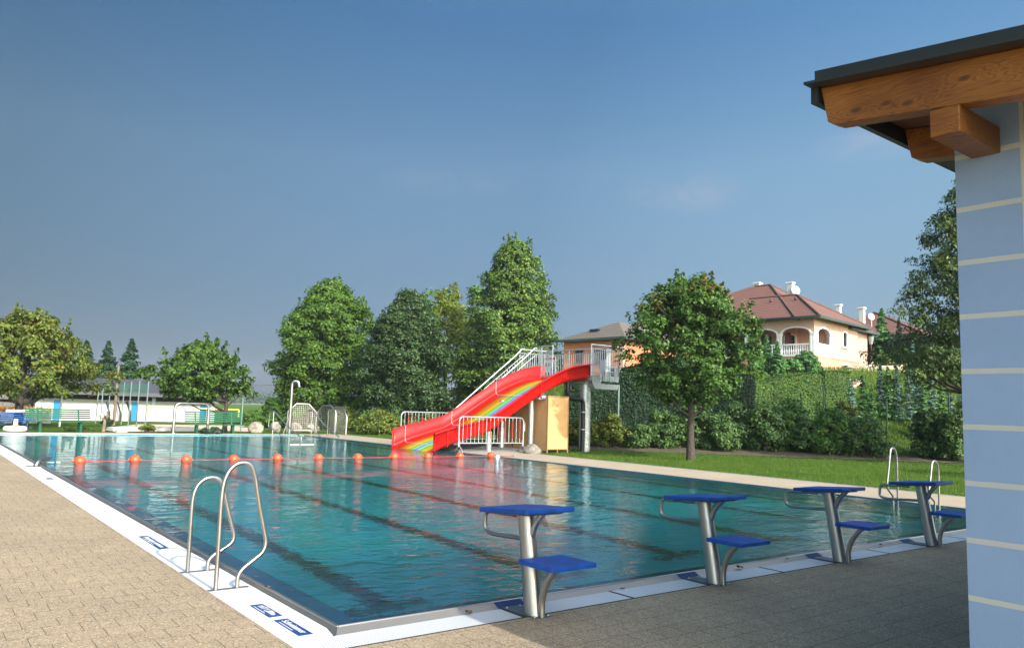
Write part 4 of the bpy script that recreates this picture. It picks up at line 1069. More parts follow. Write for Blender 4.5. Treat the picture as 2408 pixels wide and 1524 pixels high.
class House:
    def __init__(s, name, label, A, bearing):
        s.o = thing(name, label, 'house', (A.x, A.y, 0), -bearing+pi/2); s.A = A
        s.u = Vector((sin(bearing), cos(bearing), 0)); s.v = Vector((-cos(bearing), sin(bearing), 0))
    def b(s, mb, name, m, par=None): return mb.build(name, m, par or s.o)
    def onV(s, px, py, v=0):
        d = ray(px, py); t = ((s.A+s.v*v-CO).dot(s.v))/d.dot(s.v); P = CO+d*t; return (P-s.A).dot(s.u), P.z
    def onU(s, px, py, u=0):
        d = ray(px, py); t = ((s.A+s.u*u-CO).dot(s.u))/d.dot(s.u); P = CO+d*t; return (P-s.A).dot(s.v), P.z
    def hip(s, name, u0, u1, v0, v1, ze, zr, ur=None, va=None, vb=None, m=None, th=.0):
        ur = ur if ur is not None else (u0+u1)/2; hw = (u1-u0)/2
        va = va if va is not None else v0+hw; vb = vb if vb is not None else v1-hw
        if vb < va+.1: vb = va+.1
        mb = MB(); E_ = [(u0,v0,ze),(u1,v0,ze),(u1,v1,ze),(u0,v1,ze)]; R1, R2 = (ur,va,zr), (ur,vb,zr)
        for f in ([E_[0],E_[1],R1], [E_[1],E_[2],R2,R1], [E_[2],E_[3],R2], [E_[3],E_[0],R1,R2]): mb.poly(f)
        mb.poly([(x,y,z-.02) for x, y, z in E_][::-1])
        r = s.b(mb, name, m)
        g = MB()
        for a, b_ in ((E_[0],E_[1]),(E_[1],E_[2]),(E_[3],E_[0])): g.bar(Vector(a)-Vector((0,0,.08)), Vector(b_)-Vector((0,0,.08)), .20, .18)
        s.b(g, 'gutter', gutter, r)
        g = MB()
        for a, b_ in ((E_[0],R1),(E_[1],R1),(R1,R2),(E_[3],R2),(E_[2],R2)): g.tube([Vector(a)+Vector((0,0,.03)), Vector(b_)+Vector((0,0,.03))], .11, 6)
        s.b(g, 'ridge_tiles', ridge_m, r)
        return r
    def wallstrip(s, name, axis, off, s0, s1, z0, z1, openings, m, th=.28):
        """wall in plane axis ('u': u=off running along v, 'v': v=off running along u) with arched openings
        openings: (a, b, zsill, zspring, rise)"""
        mb = MB(); cuts = sorted({s0, s1, *[a for o in openings for a in o[:2]]})
        P = lambda t, z, d=0: (off+d, t, z) if axis == 'u' else (t, off+d, z)
        for a, b in zip(cuts, cuts[1:]):
            op = [o for o in openings if o[0] <= (a+b)/2 <= o[1]]
            if not op:
                x = [P(a,z0),P(b,z0),P(b,z1),P(a,z1)]; y = [P(a,z0,th),P(b,z0,th),P(b,z1,th),P(a,z1,th)]
                mb.addm(x+y, [(0,1,2,3),(7,6,5,4),(0,4,5,1),(1,5,6,2),(2,6,7,3),(3,7,4,0)])
            else:
                _, _, zs, zp, ri = op[0]; N = 10
                if zs > z0:
                    x = [P(a,z0),P(b,z0),P(b,zs),P(a,zs)]; y = [P(a,z0,th),P(b,z0,th),P(b,zs,th),P(a,zs,th)]
                    mb.addm(x+y, [(0,1,2,3),(7,6,5,4),(2,6,7,3)])
                A_ = lambda t: zp+ri*sqrt(max(0, 1-((t-(a+b)/2)/((b-a)/2))**2))
                for k in range(N):
                    t0, t1 = a+(b-a)*k/N, a+(b-a)*(k+1)/N
                    x = [P(t0,A_(t0)),P(t1,A_(t1)),P(t1,z1),P(t0,z1)]; y = [P(t0,A_(t0),th),P(t1,A_(t1),th),P(t1,z1,th),P(t0,z1,th)]
                    mb.addm(x+y, [(0,1,2,3),(7,6,5,4),(0,4,5,1)])
        return s.b(mb, name, m)
    def archtrim(s, axis, off, a, b, zs, zp, ri, w_=.16, pr=.05, name='arch_trim', sill=False):
        P = lambda t, z: Vector((off-pr, t, z)) if axis == 'u' else Vector((t, off-pr, z))
        pts = [P(a, zs), P(a, zp)] + [P((a+b)/2-(b-a)/2*cos(pi*k/12), zp+ri*sin(pi*k/12)) for k in range(1, 12)] + [P(b, zp), P(b, zs)]
        mb = MB(); up = (1,0,0) if axis == 'u' else (0,1,0)
        for p, q in zip(pts, pts[1:]): mb.bar(p, q+(q-p)*.02, w_, .12, up=up) if False else mb.bar(p, q, .12 if axis=='v' else .12, w_, up=up)
        if sill: mb.bar(P(a-.15, zs-.05), P(b+.15, zs-.05), .2, .14)
        return s.b(mb, name, trim)
    def window(s, axis, off, a, b, zs, zp, ri=0, mull=True):
        """glass with brown frame set just in front of a wall; off is the outer plane of the wall"""
        P = lambda t, z, d: (off-d, t, z) if axis == 'u' else (t, off-d, z)
        pts = [(a,zs),(b,zs),(b,zp)] + ([((a+b)/2+(b-a)/2*cos(pi*k/10), zp+ri*sin(pi*k/10)) for k in range(1, 10)] if ri else []) + [(a,zp)]
        fr = MB(); fr.poly([P(t, z, .02) for t, z in pts]); f = s.b(fr, 'window', glassm)
        m2 = MB(); up = (1,0,0) if axis == 'u' else (0,1,0)
        for p, q in zip(pts, pts[1:]+pts[:1]): m2.bar(P(*p, .045), P(*q, .045), .05, .09, up=up)
        if mull: m2.bar(P((a+b)/2, zs, .045), P((a+b)/2, zp+ri, .045), .05, .07, up=up); m2.bar(P(a, (zs+zp)/2+.2, .045), P(b, (zs+zp)/2+.2, .045), .05, .05, up=up)
        s.b(m2, 'sash', winred, f); return f
A_ = aD(1915, 800, 66); A_.z = 0
hs = House('villa', 'pale pink villa with red hip roof and arched white veranda on the bank', A_, radians(83))
ZB, ZE = 5.2, 10.35
zl = 7.05
op = [(.28, 2.98, 8.02, 9.0, .58), (3.25, 6.0, 8.02, 8.95, .58), (6.3, 9.0, 8.02, 8.95, .58)]
hs.wallstrip('wall', 'u', 0, 0, 14.5, zl, ZE, [(a, b, zl, zp, ri) for a, b, zs, zp, ri in op], cream)
hs.wallstrip('wall', 'v', 0, .30, 9.25, zl, ZE-.0, [(.42, 3.02, zl, 9.0, .58), (5.62, 6.62, 8.28, 9.35, .32)], cream)
hs.b(MB().box(-.06, 9.30, -.06, 14.6, ZB-.6, zl), 'basement', peach)
hs.b(MB().box(-.10, 9.34, -.10, 14.6, zl-.02, zl+.06), 'plinth_band', peach)
hs.b(MB().box(2.7, 9.1, 2.9, 14.4, zl+.06, ZE-.02), 'inner_wall', cream); hs.b(MB().box(3.3, 9.1, .29, 2.9, zl+.06, ZE-.02), 'inner_wall', cream)
hs.b(MB().box(.26, 9.1, .27, 14.4, ZE-.35, ZE-.03), 'veranda_ceiling', cream)
hs.b(MB().box(9.30, 12.35, .35, 9, ZB+.1, ZE-.1), 'side_wing_wall', cream)
for a, b, zs, zp, ri in op: hs.archtrim('u', 0, a, b, zl+.1, zp, ri)
hs.archtrim('v', 0, .42, 3.02, zl+.1, 9.0, .58); hs.archtrim('v', 0, 5.62, 6.62, 8.28, 9.35, .32, .14, sill=True)
hs.window('v', .12, 5.62, 6.62, 8.28, 9.35, .32)
hs.window('v', -.06, 5.75, 6.65, 6.0, 6.62, 0, False)
mb = MB(); 
for a, b in (((5.68,5.93),(5.68,6.72)), ((5.68,6.72),(6.72,6.72)), ((6.72,6.72),(6.72,5.93))): mb.bar((a[0],-.09,a[1]), (b[0],-.09,b[1]), .1, .1)
hs.b(mb, 'window_trim', trim)
# windows and doors behind the veranda arches
for a, b in ((1.0, 2.1), (3.3, 4.4), (5.2, 6.4), (7.5, 9.0)):
    hs.window('u', 2.7, a+1.9, b+1.9, 7.3 if a > 4 else 7.9, 9.0, .28)
hs.archtrim('u', 2.7, 2.9, 4.0, 7.9, 9.0, .28, .12)
hs.window('v', .29+2.61, .6, 1.6, 7.2, 9.0, .3)
hs.b(MB().tube([(2.62, 1.5, 8.9), (2.62, 1.5, 9.1)], .12, 8), 'wall_lamp', trim)
# balustrades
def balus(axis, off, a, b, z0, z1, n):
    P = lambda t, z: Vector((off, t, z)) if axis == 'u' else Vector((t, off, z))
    mb = MB(); mb.bar(P(a, z1), P(b, z1), .22, .12); mb.bar(P(a, z0+.05), P(b, z0+.05), .24, .18)
    br = hs.b(mb, 'balustrade', trim); H_ = z1-z0-.06
    for k in range(n):
        t_ = a+(b-a)*(k+.5)/n; p = P(t_, z0+.1)
        m2 = MB(); m2.lathe([(.05,0),(.05,.06),(.085,H_*.3),(.045,H_*.6),(.06,H_*.9),(.06,H_)], 8, tuple(p)); hs.b(m2, 'baluster', trim, br)
balus('u', .0, .3, 2.95, zl+.05, 8.08, 13); balus('u', .0, 3.27, 6.0, zl+.05, 8.08, 13); balus('v', .0, .45, 3.0, zl+.05, 8.12, 11); balus('u', 0, 6.3, 9, zl+.05, 8.08, 12)
for v_ in (-.02, 2.98, 6.0):
    hs.b(MB().box(-.10, .26, v_-.0, v_+.28, zl+.1, 8.95).box(-.15, .3, v_-.05, v_+.33, 8.9, 9.05), 'pillar', trim)
hs.b(MB().box(3.02, 3.3, -.09, .25, zl+.1, 8.95), 'pillar', trim)
# roofs
hs.hip('roof', -.9, 10.3, -.85, 12, ZE, 13.10, ur=4.6, va=3.66, vb=8.5, m=tile_red)
hs.hip('roof', -.9, 17.5, 1.3, 19.0, ZE, 14.95, ur=8.4, va=8.2, vb=9.9, m=tile_red)
hs.hip('roof', 7.2, 13.7, -.25, 9.5, 10.15, 12.55, ur=9.9, va=3.4, vb=6.3, m=tile_red)
def chimney(u, v, zt, w_=.5, h=2.2):
    c = hs.b(MB().box(u-w_/2, u+w_/2, v-w_/2, v+w_/2, zt-h, zt-.18), 'chimney', chim)
    hs.b(MB().box(u-w_/2-.09, u+w_/2+.09, v-w_/2-.09, v+w_/2+.09, zt-.14, zt), 'chimney_cap', trim, c)
    hs.b(MB().box(u-w_/2+.06, u+w_/2-.06, v-w_/2+.06, v+w_/2-.06, zt-.18, zt-.14), 'chimney_neck', gutter, c)
v_, z_ = hs.onU(1782, 665, 9.2); chimney(9.2, v_, z_, .55, 1.4)
v_, z_ = hs.onU(1859, 664, 6.3); chimney(6.3, v_, z_, .5, 2.6)
v_, z_ = hs.onU(1972, 716, 9.5); chimney(9.5, v_, z_, .38, 1.3)
v_, z_ = hs.onU(2027, 723, 12.0); chimney(12.0, v_, z_, .42, 2.2)
def dish(px, py, u, r):
    v_, z_ = hs.onU(px, py, u); Mx = Matrix.Translation((u, v_, z_)) @ Matrix.Rotation(radians(-35), 4, 'Z') @ Matrix.Rotation(radians(80), 4, 'X')
    d_ = hs.b(MB().lathe([(0,.14),(r*.5,.10),(r*.85,.03),(r,-.02),(r*.98,-.05),(0,.10)], 18, M=Mx), 'satellite_dish', trim)
    hs.b(MB().tube([(u, v_, z_-r), (u, v_, z_-r-.8)], .04, 6), 'dish_mast', galv); hs.b(MB().tube([Mx @ Vector((0,-r*.9,0)), Mx @ Vector((0,-r*.5,-.7))], .03, 6), 'dish_arm', gutter)
dish(1871, 683, 6.0, .46); dish(2049, 745, 13.0, .36)
for v_ in (4.4, 6.8, 9.0):
    for (uu) in ((3.3),): hs.b(MB().tube([(uu-.2, v_-1.3, ZE+(uu+.9)*.495+.05), (uu-.1, v_-1.3, ZE+(uu+.9)*.495+.22)], .12, 8), 'roof_vent', ridge_m)
# drain pipe / lamp at the right corner of the villa
g = hs.A+hs.u*12.6+hs.v*.1; lp = thing('garden_lamp', 'garden lamp with tapered glass head on a dark red post right of the villa', 'lamp', (g.x, g.y, 5.8))
z1 = aD(2054, 806, 73).z-5.8; 
MB().tube([(0,0,-.5),(0,0,z1)], .07, 8).build('post', mat('dark_red_post', (.14,.015,.02), .5), lp)
MB().lathe([(.10,z1),(.16,z1+.1),(.28,z1+.75),(.30,z1+.8)], 10).build('lamp_glass', mat('lamp_glass', (.35,.40,.42), .2), lp)
MB().lathe([(.38,z1+.8),(.38,z1+.86),(.12,z1+1.0),(0,z1+1.02)], 10).build('lamp_cap', gutter, lp)
g = aD(2053, 862, 72); sl2 = thing('path_light', 'small white mushroom path light below the garden lamp', 'lamp', (g.x, g.y, g.z-.5))
MB().tube([(0,0,0),(0,0,.6)], .06, 8).build('post', trim, sl2); MB().lathe([(.16,.6),(.16,.8),(.08,.95),(0,.97)], 10).build('head', trim, sl2)
# rough stone terrace walls ------------------------------------------------------
def _rubble(t, b):
    v = t.add('ShaderNodeTexVoronoi', feature='F1', i_Scale=2.6); t.link(t.mapv(objc(t), (1,1,1.7)), v.inputs['Vector'])
    e = t.add('ShaderNodeTexVoronoi', feature='DISTANCE_TO_EDGE', i_Scale=2.6); t.link(t.mapv(objc(t), (1,1,1.7)), e.inputs['Vector'])
    c = t.ramp(v.outputs['Color'], [(.2, (.30,.22,.15)), (.5, (.52,.42,.30)), (.8, (.64,.56,.44))])
    g = t.ramp(e.outputs['Distance'], [(.02, (1,)*3), (.10, (0,)*3)])
    t.link(t.mix(g, c, (.10,.075,.05)), b.inputs['Base Color']); t.link(t.bump(e.outputs['Distance'], .8, .15), b.inputs['Normal'])
rubble = mat('rubble_stone', (.5,.4,.3), .9, fn=_rubble)
def swall(label, px0, py0, px1, py1, d0, d1, h, th=.5):
    a = aD(px0, py0, d0); b = aD(px1, py1, d1); mb = MB(); d = (b-a); n = Vector((-d.y, d.x, 0)).normalized()*th
    N_ = 14; r_ = random.Random(int(px0)); vs = []; fs = []
    for k in range(N_+1):
        p = a.lerp(b, k/N_); hh = r_.uniform(-.10, .10)
        vs += [(p.x,p.y,p.z-h-.6), (p.x,p.y,p.z+hh), (p.x+n.x,p.y+n.y,p.z+hh), (p.x+n.x,p.y+n.y,p.z-h-.6)]
    for k in range(N_):
        for q in range(3): fs.append((4*k+q, 4*k+4+q, 4*k+5+q, 4*k+1+q))
    fs += [(0,1,2,3), (4*N_,4*N_+3,4*N_+2,4*N_+1)]
    mb.addm(vs, fs); o = mb.build('terrace_wall', rubble); return tag(o, label, 'stone wall', 'rough stone terrace walls')
swall('upper rough stone terrace wall beside the villa basement window', 1992, 861, 2145, 858, 63, 68, 1.0)
swall('middle rough stone terrace wall in front of the villa', 1975, 873, 2150, 872, 61, 65, .7)
swall('lowest rough stone edging behind the end of the clipped hedge', 1985, 893, 2030, 893, 56, 57, .5)
swall('short rubble wall at the foot of the villa basement', 1915, 868, 1985, 872, 63, 64.5, .6)
# orange house -----------------------------------------------------------------
A2 = aD(1465, 830, 56); A2.z = 0
ho = House('house', 'orange bungalow with a grey brown hip roof behind the slide platform', A2, radians(73.4))
ho.b(MB().box(0, 12, 0, 5.0, 3.0, 7.15), 'wall', orange_w)
ho.hip('roof', -.6, 9.6, -.6, 5.6, 7.1, 9.15, ur=4.4, va=3.0, vb=3.2, m=tile_grey) if False else None
mb = MB(); E_ = [(-.6,-.45,7.15),(13,-.45,7.15),(13,5.4,7.0),(-.6,5.4,7.0)]; R1 = (4.6,1.9,8.75); R2 = (7.5,1.9,8.75)
v1, z1 = ho.onU(1455, 757, 3.2); R1 = (3.2, v1, z1); R2 = (10.5, v1, z1)
mb.poly([E_[0], R1, E_[3]]); mb.poly([E_[0], E_[1], R2, R1]); mb.poly([E_[1], E_[2], R2]); mb.poly([E_[2], E_[3], R1, R2]); mb.poly([(x,y,z-.02) for x,y,z in E_])
rf = ho.b(mb, 'roof', tile_grey)
g_ = MB(); g_.bar((-.6,-.45,7.08), (-.6,5.4,6.95), .16, .16); g_.bar((-.6,-.45,7.08), (13,-.45,7.08), .16, .16); ho.b(g_, 'gutter', gutter, rf)
sk = ho.b(MB().poly([(0,0,0),(0,0,0),(0,0,0)]) or MB().box(.9,1.3,2.6,3.3,7.78,7.95), 'skylight', glassm, rf)
vc, zc_ = ho.onU(1519, 752, 5.0); ho.b(MB().box(4.75, 5.2, vc-.2, vc+.2, zc_-1.0, zc_), 'chimney', chim, rf)
ho.b(MB().tube([(-.02, 2.9, 6.2)[:3], (0.4,3.6,8.5)], .02, 5), 'antenna', galv, rf) if False else None
ho.window('u', 0, 1.4, 2.3, 5.2, 6.4, 0); ho.window('u', 0, 3.3, 3.9, 5.3, 6.3, 0)
ho.b(MB().box(-.05, .0, 1.0, 1.35, 4.4, 6.4).box(-.05,.0,2.4,2.6,4.4,6.4), 'shutter', trim)
ho.b(MB().box(-.03, .25, -.05, .2, 3.4, 7.1), 'corner_trim', cream)
# garden chairs behind the platform (seen through its pickets)
def gchair(px, py, d, label):
    p = aD(px, py, d); c = thing('garden_chair', label, 'chair', (p.x, p.y, p.z-.9), radians(70))
    MB().box(-.28,.28,-.25,.25,.42,.46).build('seat', trim, c); MB().box(-.28,.28,.22,.27,.46,1.0).build('backrest', trim, c)
    for x in (-.26,.26):
        for y in (-.23,.23): MB().bar((x,y,0),(x,y,.65), .045).build('leg', trim, c)
    for x in (-.28,.28): MB().box(x-.03,x+.03,-.28,.25,.65,.69).build('armrest', trim, c)
def ground_under(px, d):
    p = aD(px, 900, d); return H(p.x, p.y)
gchair(1430, 852, 36, 'white garden chair on the slope seen through the right part of the platform railing')
# ================================================================== VEGETATION
NR = np.random.default_rng(11)
def leafmat(name, c1, c2, c3=None, warm=None, rough=.55, transl=.25):
    m = bpy.data.materials.new(name); m.use_nodes = True; t = NT(m.node_tree); b = t.n['Principled BSDF']
    g = t.add('ShaderNodeNewGeometry'); r = g.outputs['Random Per Island']
    c = t.ramp(r, [(.0, c1), (.55, c2), (1.0, c3 or c2)])
    n = t.noise(.75, 3, .6, g.outputs['Position']); c = t.mix(.7, c, t.ramp(n, [(.32, (.62,.66,.6)), (.68, (1.25,1.22,1.15))]), 'MULTIPLY')
    if warm:
        n2 = t.noise(.9, 3, .7, t.mapv(g.outputs['Position'], loc=(5, 3, 1))); zz = t.add('ShaderNodeSeparateXYZ'); t.link(g.outputs['Position'], zz.inputs[0]); n2 = t.math('ADD', n2, t.math('MULTIPLY', t.math('SUBTRACT', zz.outputs[2], 5.2), warm[2])) if len(warm) > 2 else n2; f = t.ramp(n2, [(warm[1], (0,)*3), (warm[1]+.12, (1,)*3)])
        f2 = t.math('MULTIPLY', f, t.ramp(r, [(.3, (0,)*3), (.6, (1,)*3)])); c = t.mix(f2, c, warm[0])
    t.link(c, b.inputs['Base Color']); b.inputs['Roughness'].default_value = rough; b.inputs['Specular IOR Level'].default_value = .35
    tr = t.add('ShaderNodeBsdfTranslucent'); t.link(c, tr.inputs[0]); mx = t.add('ShaderNodeMixShader'); mx.inputs[0].default_value = transl
    t.link(b.outputs[0], mx.inputs[1]); t.link(tr.outputs[0], mx.inputs[2]); t.link(mx.outputs[0], t.n['Material Output'].inputs[0]); return m
def norm(a): return a/np.maximum(np.linalg.norm(a, axis=1, keepdims=True), 1e-9)
def cards(name, P, S, N, m, parent=None, asp=.55, tang=None, fold=.15, origin=(0,0,0)):
    n = len(P); P = P-np.array(origin); N = norm(N)
    if tang is None:
        R_ = NR.normal(size=(n, 3)); Tn = norm(np.cross(N, R_))
    else: Tn = norm(tang-N*(tang*N).sum(1, keepdims=True))
    B = np.cross(N, Tn); S = S[:, None]
    V = np.empty((n, 4, 3)); V[:,0] = P-Tn*S; V[:,1] = P+B*S*asp+N*S*fold; V[:,2] = P+Tn*S; V[:,3] = P-B*S*asp+N*S*fold
    me = bpy.data.meshes.new(name); me.vertices.add(4*n); me.vertices.foreach_set('co', V.reshape(-1).astype(np.float32))
    me.loops.add(4*n); me.loops.foreach_set('vertex_index', np.arange(4*n, dtype=np.int32))
    me.polygons.add(n); me.polygons.foreach_set('loop_start', np.arange(0, 4*n, 4, dtype=np.int32)); me.polygons.foreach_set('loop_total', np.full(n, 4, dtype=np.int32))
    me.update(calc_edges=True); me.materials.append(m)
    o = bpy.data.objects.new(name, me); C.objects.link(o)
    if parent is not None: o.parent = parent
    return o
bark = mat('bark', (.060,.048,.038), .9, noise=(7,.4), bump=(14,.8,.03)); bark2 = mat('pale_bark', (.45,.43,.40), .8, noise=(9,.45))
def crown_pts(prof, z0, z1, R, nclump, nleaf, rc, seed, squash=.75, cen=(0,0), inner=.45, jag=.12, up=.5, spikes=0):
    """prof(t)->relative radius for t in 0..1 from the crown's foot to its top"""
    r = np.random.default_rng(seed); cl = []
    while len(cl) < nclump:
        t = r.random(); rad = prof(t)
        if r.random() > rad/1.0+.12: continue
        a = r.uniform(0, 2*pi); q = r.uniform(inner**2, 1)**.5
        lump = 1+jag*sin(3*a+seed)*.6+jag*sin(5*a+9*t+seed*2)*.7+r.normal()*jag*.35
        rr = R*rad*q*lump
        cl.append((cen[0]+rr*cos(a), cen[1]+rr*sin(a), z0+(z1-z0)*t, rc*r.uniform(.65,1.3)))
    cl = np.array(cl); per = np.maximum(6, (nleaf*(cl[:,3]**2)/np.sum(cl[:,3]**2)).astype(int))
    idx = np.repeat(np.arange(len(cl)), per); n = len(idx)
    d = norm(r.normal(size=(n,3))); d[:,2] = np.where(r.random(n) < .65, np.abs(d[:,2]), d[:,2])
    rad = cl[idx,3]*r.uniform(.35,1.0,n)**.6*(1+.25*r.normal(size=n).clip(-1.5,1.5)*.6)
    P = cl[idx,:3]+d*rad[:,None]*np.array([1,1,squash])
    if spikes:
        sp_ = []
        for q in range(spikes):
            t = r.uniform(.55,.98); a = r.uniform(0,2*pi); rr = R*prof(t)*r.uniform(.55,1.0); hh = r.uniform(.5,1.2)*rc*2.0; m_ = int(nleaf/len(cl)*.45)+8
            w = r.random(m_); wd = rc*.32*(1-w)**.8+.02
            sp_.append(np.stack([cen[0]+rr*cos(a)*(1+.12*w)+r.normal(size=m_)*wd, cen[1]+rr*sin(a)*(1+.12*w)+r.normal(size=m_)*wd, z0+(z1-z0)*t+w*hh], 1))
        sp_ = np.concatenate(sp_); P = np.concatenate([P, sp_]); d = np.concatenate([d, norm(r.normal(size=sp_.shape))]); n = len(P)
    out = np.stack([P[:,0]-cen[0], P[:,1]-cen[1], np.zeros(n)], 1)
    N = norm(d*.6+norm(out)*.35+np.array([0,0,up])+r.normal(size=(n,3))*.42)
    return P, N, cl
def trunk(parent, r0, h, cl, seed, m=bark, nl=9, z0=0, lean=(0,0)):
    r = random.Random(seed); mb = MB()
    pts = [(lean[0]*k/6+r.uniform(-.05,.05)*r0*2, lean[1]*k/6+r.uniform(-.05,.05)*r0*2, z0-.3+(h+.3)*k/6) for k in range(7)]
    mb.tube(pts, r0, 10, radii=[r0*(1.25 if k == 0 else 1-.75*k/6) for k in range(7)]); tr = mb.build('trunk', m, parent)
    pick = [cl[r.randrange(len(cl))] for _ in range(nl)]
    mb = MB()
    for c in pick:
        zb = h*r.uniform(.25,.75) if c[2] > h*.6 else min(h*.5, max(.25*h, c[2]*.6)); a = Vector((lean[0]*zb/h, lean[1]*zb/h, zb)); b = Vector((c[0], c[1], max(c[2], zb+.2)))
        mid = a.lerp(b, .5)+Vector((0,0,-.1*(b-a).length)); mb.tube([a, mid, b], r0*.3, 6, radii=[r0*.38, r0*.25, r0*.08], cap=False)
    mb.build('limbs', m, tr); return tr
def prof_round(t): return max(.05, sin(pi*min(1, max(0, t*.92+.06)))**.6)
def prof_egg(t): return max(.04, (sin(pi*(t*.80+.18)**.9))**.75 if t < 1 else .05)
def prof_cone(t): return max(.03, (1-t)**.75*(1 if t > .08 else .6+t*5))
def prof_lin(t): return max(.04, min(1, (t/.18+.35))*(1-t**1.9)**.62)
def tree(name, label, base, zt, zc, R, prof, nclump, nleaf, ls, m, seed, rc=None, tr=.22, group=None, cat='tree', th=None, asp=.55, squash=.75, inner=.45, jag=.12, cen=(0,0), barkm=bark, nl=9, up=.5, droop=0, trees_trunk=True, spikes=0):
    h0 = H(base[0], base[1]); o = thing(name, label, cat, (base[0], base[1], h0), 0, group)
    zt -= h0; zc -= h0
    P, N, cl = crown_pts(prof, zc, zt-(rc or R*.2)*.35, R, nclump, nleaf, rc or R*.2, seed, squash, cen, inner, jag, up, spikes)
    r = np.random.default_rng(seed+5); S = ls*r.uniform(.6,1.25,len(P)); T_ = None
    if droop: T_ = np.stack([r.normal(size=len(P))*.5, r.normal(size=len(P))*.5, -np.ones(len(P))*droop], 1)
    cards('crown', P, S, N, m, o, asp, T_)
    if trees_trunk: trunk(o, tr, (zc+(zt-zc)*(th or .75)), cl, seed, barkm, nl)
    return o
def gpx(px, d):
    p = aD(px, 965, d); return (p.x, p.y)
def wpx(w_, d): return w_/CF*d
def zpx(px, py, d): return aD(px, py, d).z
L_syc = leafmat('leaf_sycamore', (0.0390,0.1014,0.0094), (0.0780,0.1638,0.0172), (0.1560,0.2496,0.0390))
L_dark = leafmat('leaf_dark_maple', (.020,.048,.012), (.036,.078,.018), (.08,.125,.04), rough=.5, transl=.14)
L_yel = leafmat('leaf_yellow_green', (0.0982,0.1606,0.0107), (0.1785,0.2321,0.0179), (0.2677,0.3034,0.0446))
L_lin = leafmat('leaf_linden', (0.0413,0.1032,0.0138), (0.0853,0.1650,0.0234), (0.2063,0.2750,0.0550), transl=.18)
L_map = leafmat('leaf_maple', (0.0308,0.0880,0.0123), (0.0616,0.1408,0.0176), (0.1320,0.2200,0.0440), warm=((0.2112,0.1144,0.0264), .60, .045))
L_birch = leafmat('leaf_birch', (0.0413,0.0894,0.0198), (0.0825,0.1375,0.0330), (0.1925,0.2338,0.0792))
L_cher = leafmat('leaf_cherry', (0.0554,0.1032,0.0108), (0.1106,0.1572,0.0180), (0.2211,0.2359,0.0451), warm=((0.2295,0.1140,0.0220), .55))
L_small = leafmat('leaf_small_tree', (0.0341,0.0870,0.0091), (0.0643,0.1285,0.0151), (0.1210,0.1966,0.0378))
L_con = leafmat('needles_dark', (0.0150,0.0480,0.0240), (0.0270,0.0750,0.0330), (0.0600,0.1200,0.0526), transl=.05)
L_blue = leafmat('needles_blue', (0.0605,0.1411,0.1109), (0.1109,0.2217,0.1713), (0.2418,0.3627,0.3023), transl=.05)
L_grn = leafmat('needles_green', (0.0446,0.1418,0.0365), (0.0851,0.2228,0.0486), (0.1823,0.3443,0.1013), transl=.08)
L_hed = leafmat('hedge_dark', (0.0072,0.0288,0.0090), (0.0144,0.0468,0.0126), (0.0288,0.0720,0.0216), transl=.1)
L_hedl = leafmat('hedge_light', (0.0372,0.0959,0.0127), (0.0703,0.1546,0.0182), (0.1406,0.2237,0.0410), transl=.12)
L_shr = leafmat('leaf_shrub', (0.0275,0.0752,0.0146), (0.0578,0.1270,0.0243), (0.1377,0.2203,0.0607), transl=.15)
L_shy = leafmat('leaf_shrub_yellow', (0.0654,0.1028,0.0112), (0.1215,0.1683,0.0187), (0.2244,0.2525,0.0467), transl=.2)
L_thu = leafmat('leaf_bright_bush', (0.0411,0.1131,0.0155), (0.0823,0.1851,0.0258), (0.1543,0.2674,0.0514))
# --- big trees behind the slide and at the far corner
tree('broadleaf_tree', 'big light green tree left of the dark maple, behind the wire screens', gpx(762, 58), zpx(775,657,58), zpx(760,968,58), wpx(122,58), prof_egg, 700, 80000, .115, L_syc, 21, rc=.58, jag=.24, inner=.3, th=.85, spikes=60)
tree('broadleaf_tree', 'small pale tree top peeking out left of the big light green tree', gpx(672, 66), zpx(670,762,66), zpx(670,960,66), wpx(18,66), prof_egg, 30, 3500, .13, L_yel, 22, rc=.5)
tree('broadleaf_tree', 'dark green maple between the light green tree and the yellowish trees', gpx(952, 53), zpx(950,684,53), zpx(950,975,53), wpx(98,53), prof_egg, 520, 62000, .105, L_dark, 23, rc=.52, jag=.14, inner=.35, th=.9, spikes=30)
tree('broadleaf_tree', 'yellow green tree between the dark maple and the tall dense tree', gpx(1045, 68), zpx(1050,668,68), zpx(1050,985,68), wpx(74,68), prof_egg, 260, 26000, .12, L_yel, 24, rc=.62, jag=.22, spikes=30)
tree('broadleaf_tree', 'feathery green treetop just left of the tall dense tree', gpx(1110, 72), zpx(1108,672,72), zpx(1108,960,72), wpx(40,72), prof_egg, 60, 7000, .15, L_thu, 25, rc=.8)
tree('broadleaf_tree', 'feathery green treetop behind the dark maple and the yellow green tree', gpx(998, 74), zpx(995,684,74), zpx(1000,960,74), wpx(34,74), prof_egg, 60, 6000, .15, L_thu, 26, rc=.8)
tree('broadleaf_tree', 'tallest dense cone shaped tree behind the slide stairs', gpx(1200, 60), zpx(1222,556,60), zpx(1200,955,60), wpx(122,60), prof_lin, 800, 95000, .11, L_lin, 27, rc=.55, jag=.13, inner=.35, th=.9, spikes=60)
# --- maple on the lawn
g = G(1624, 1078); dm = (g-CO).dot(_f)
tree('maple_tree', 'young maple with reddish top standing alone on the lawn', (g.x, g.y), zpx(1632,646,dm), zpx(1620,948,dm), wpx(150,dm), lambda t: float(np.interp(t, [0,.08,.2,.4,.6,.75,.88,.96,1], [.42,.70,.90,1.0,.97,.82,.58,.32,.12])), 420, 34000, .075, L_map, 31, rc=.34, tr=.17, jag=.16, inner=.22, th=.9, asp=.75, nl=16, spikes=45)
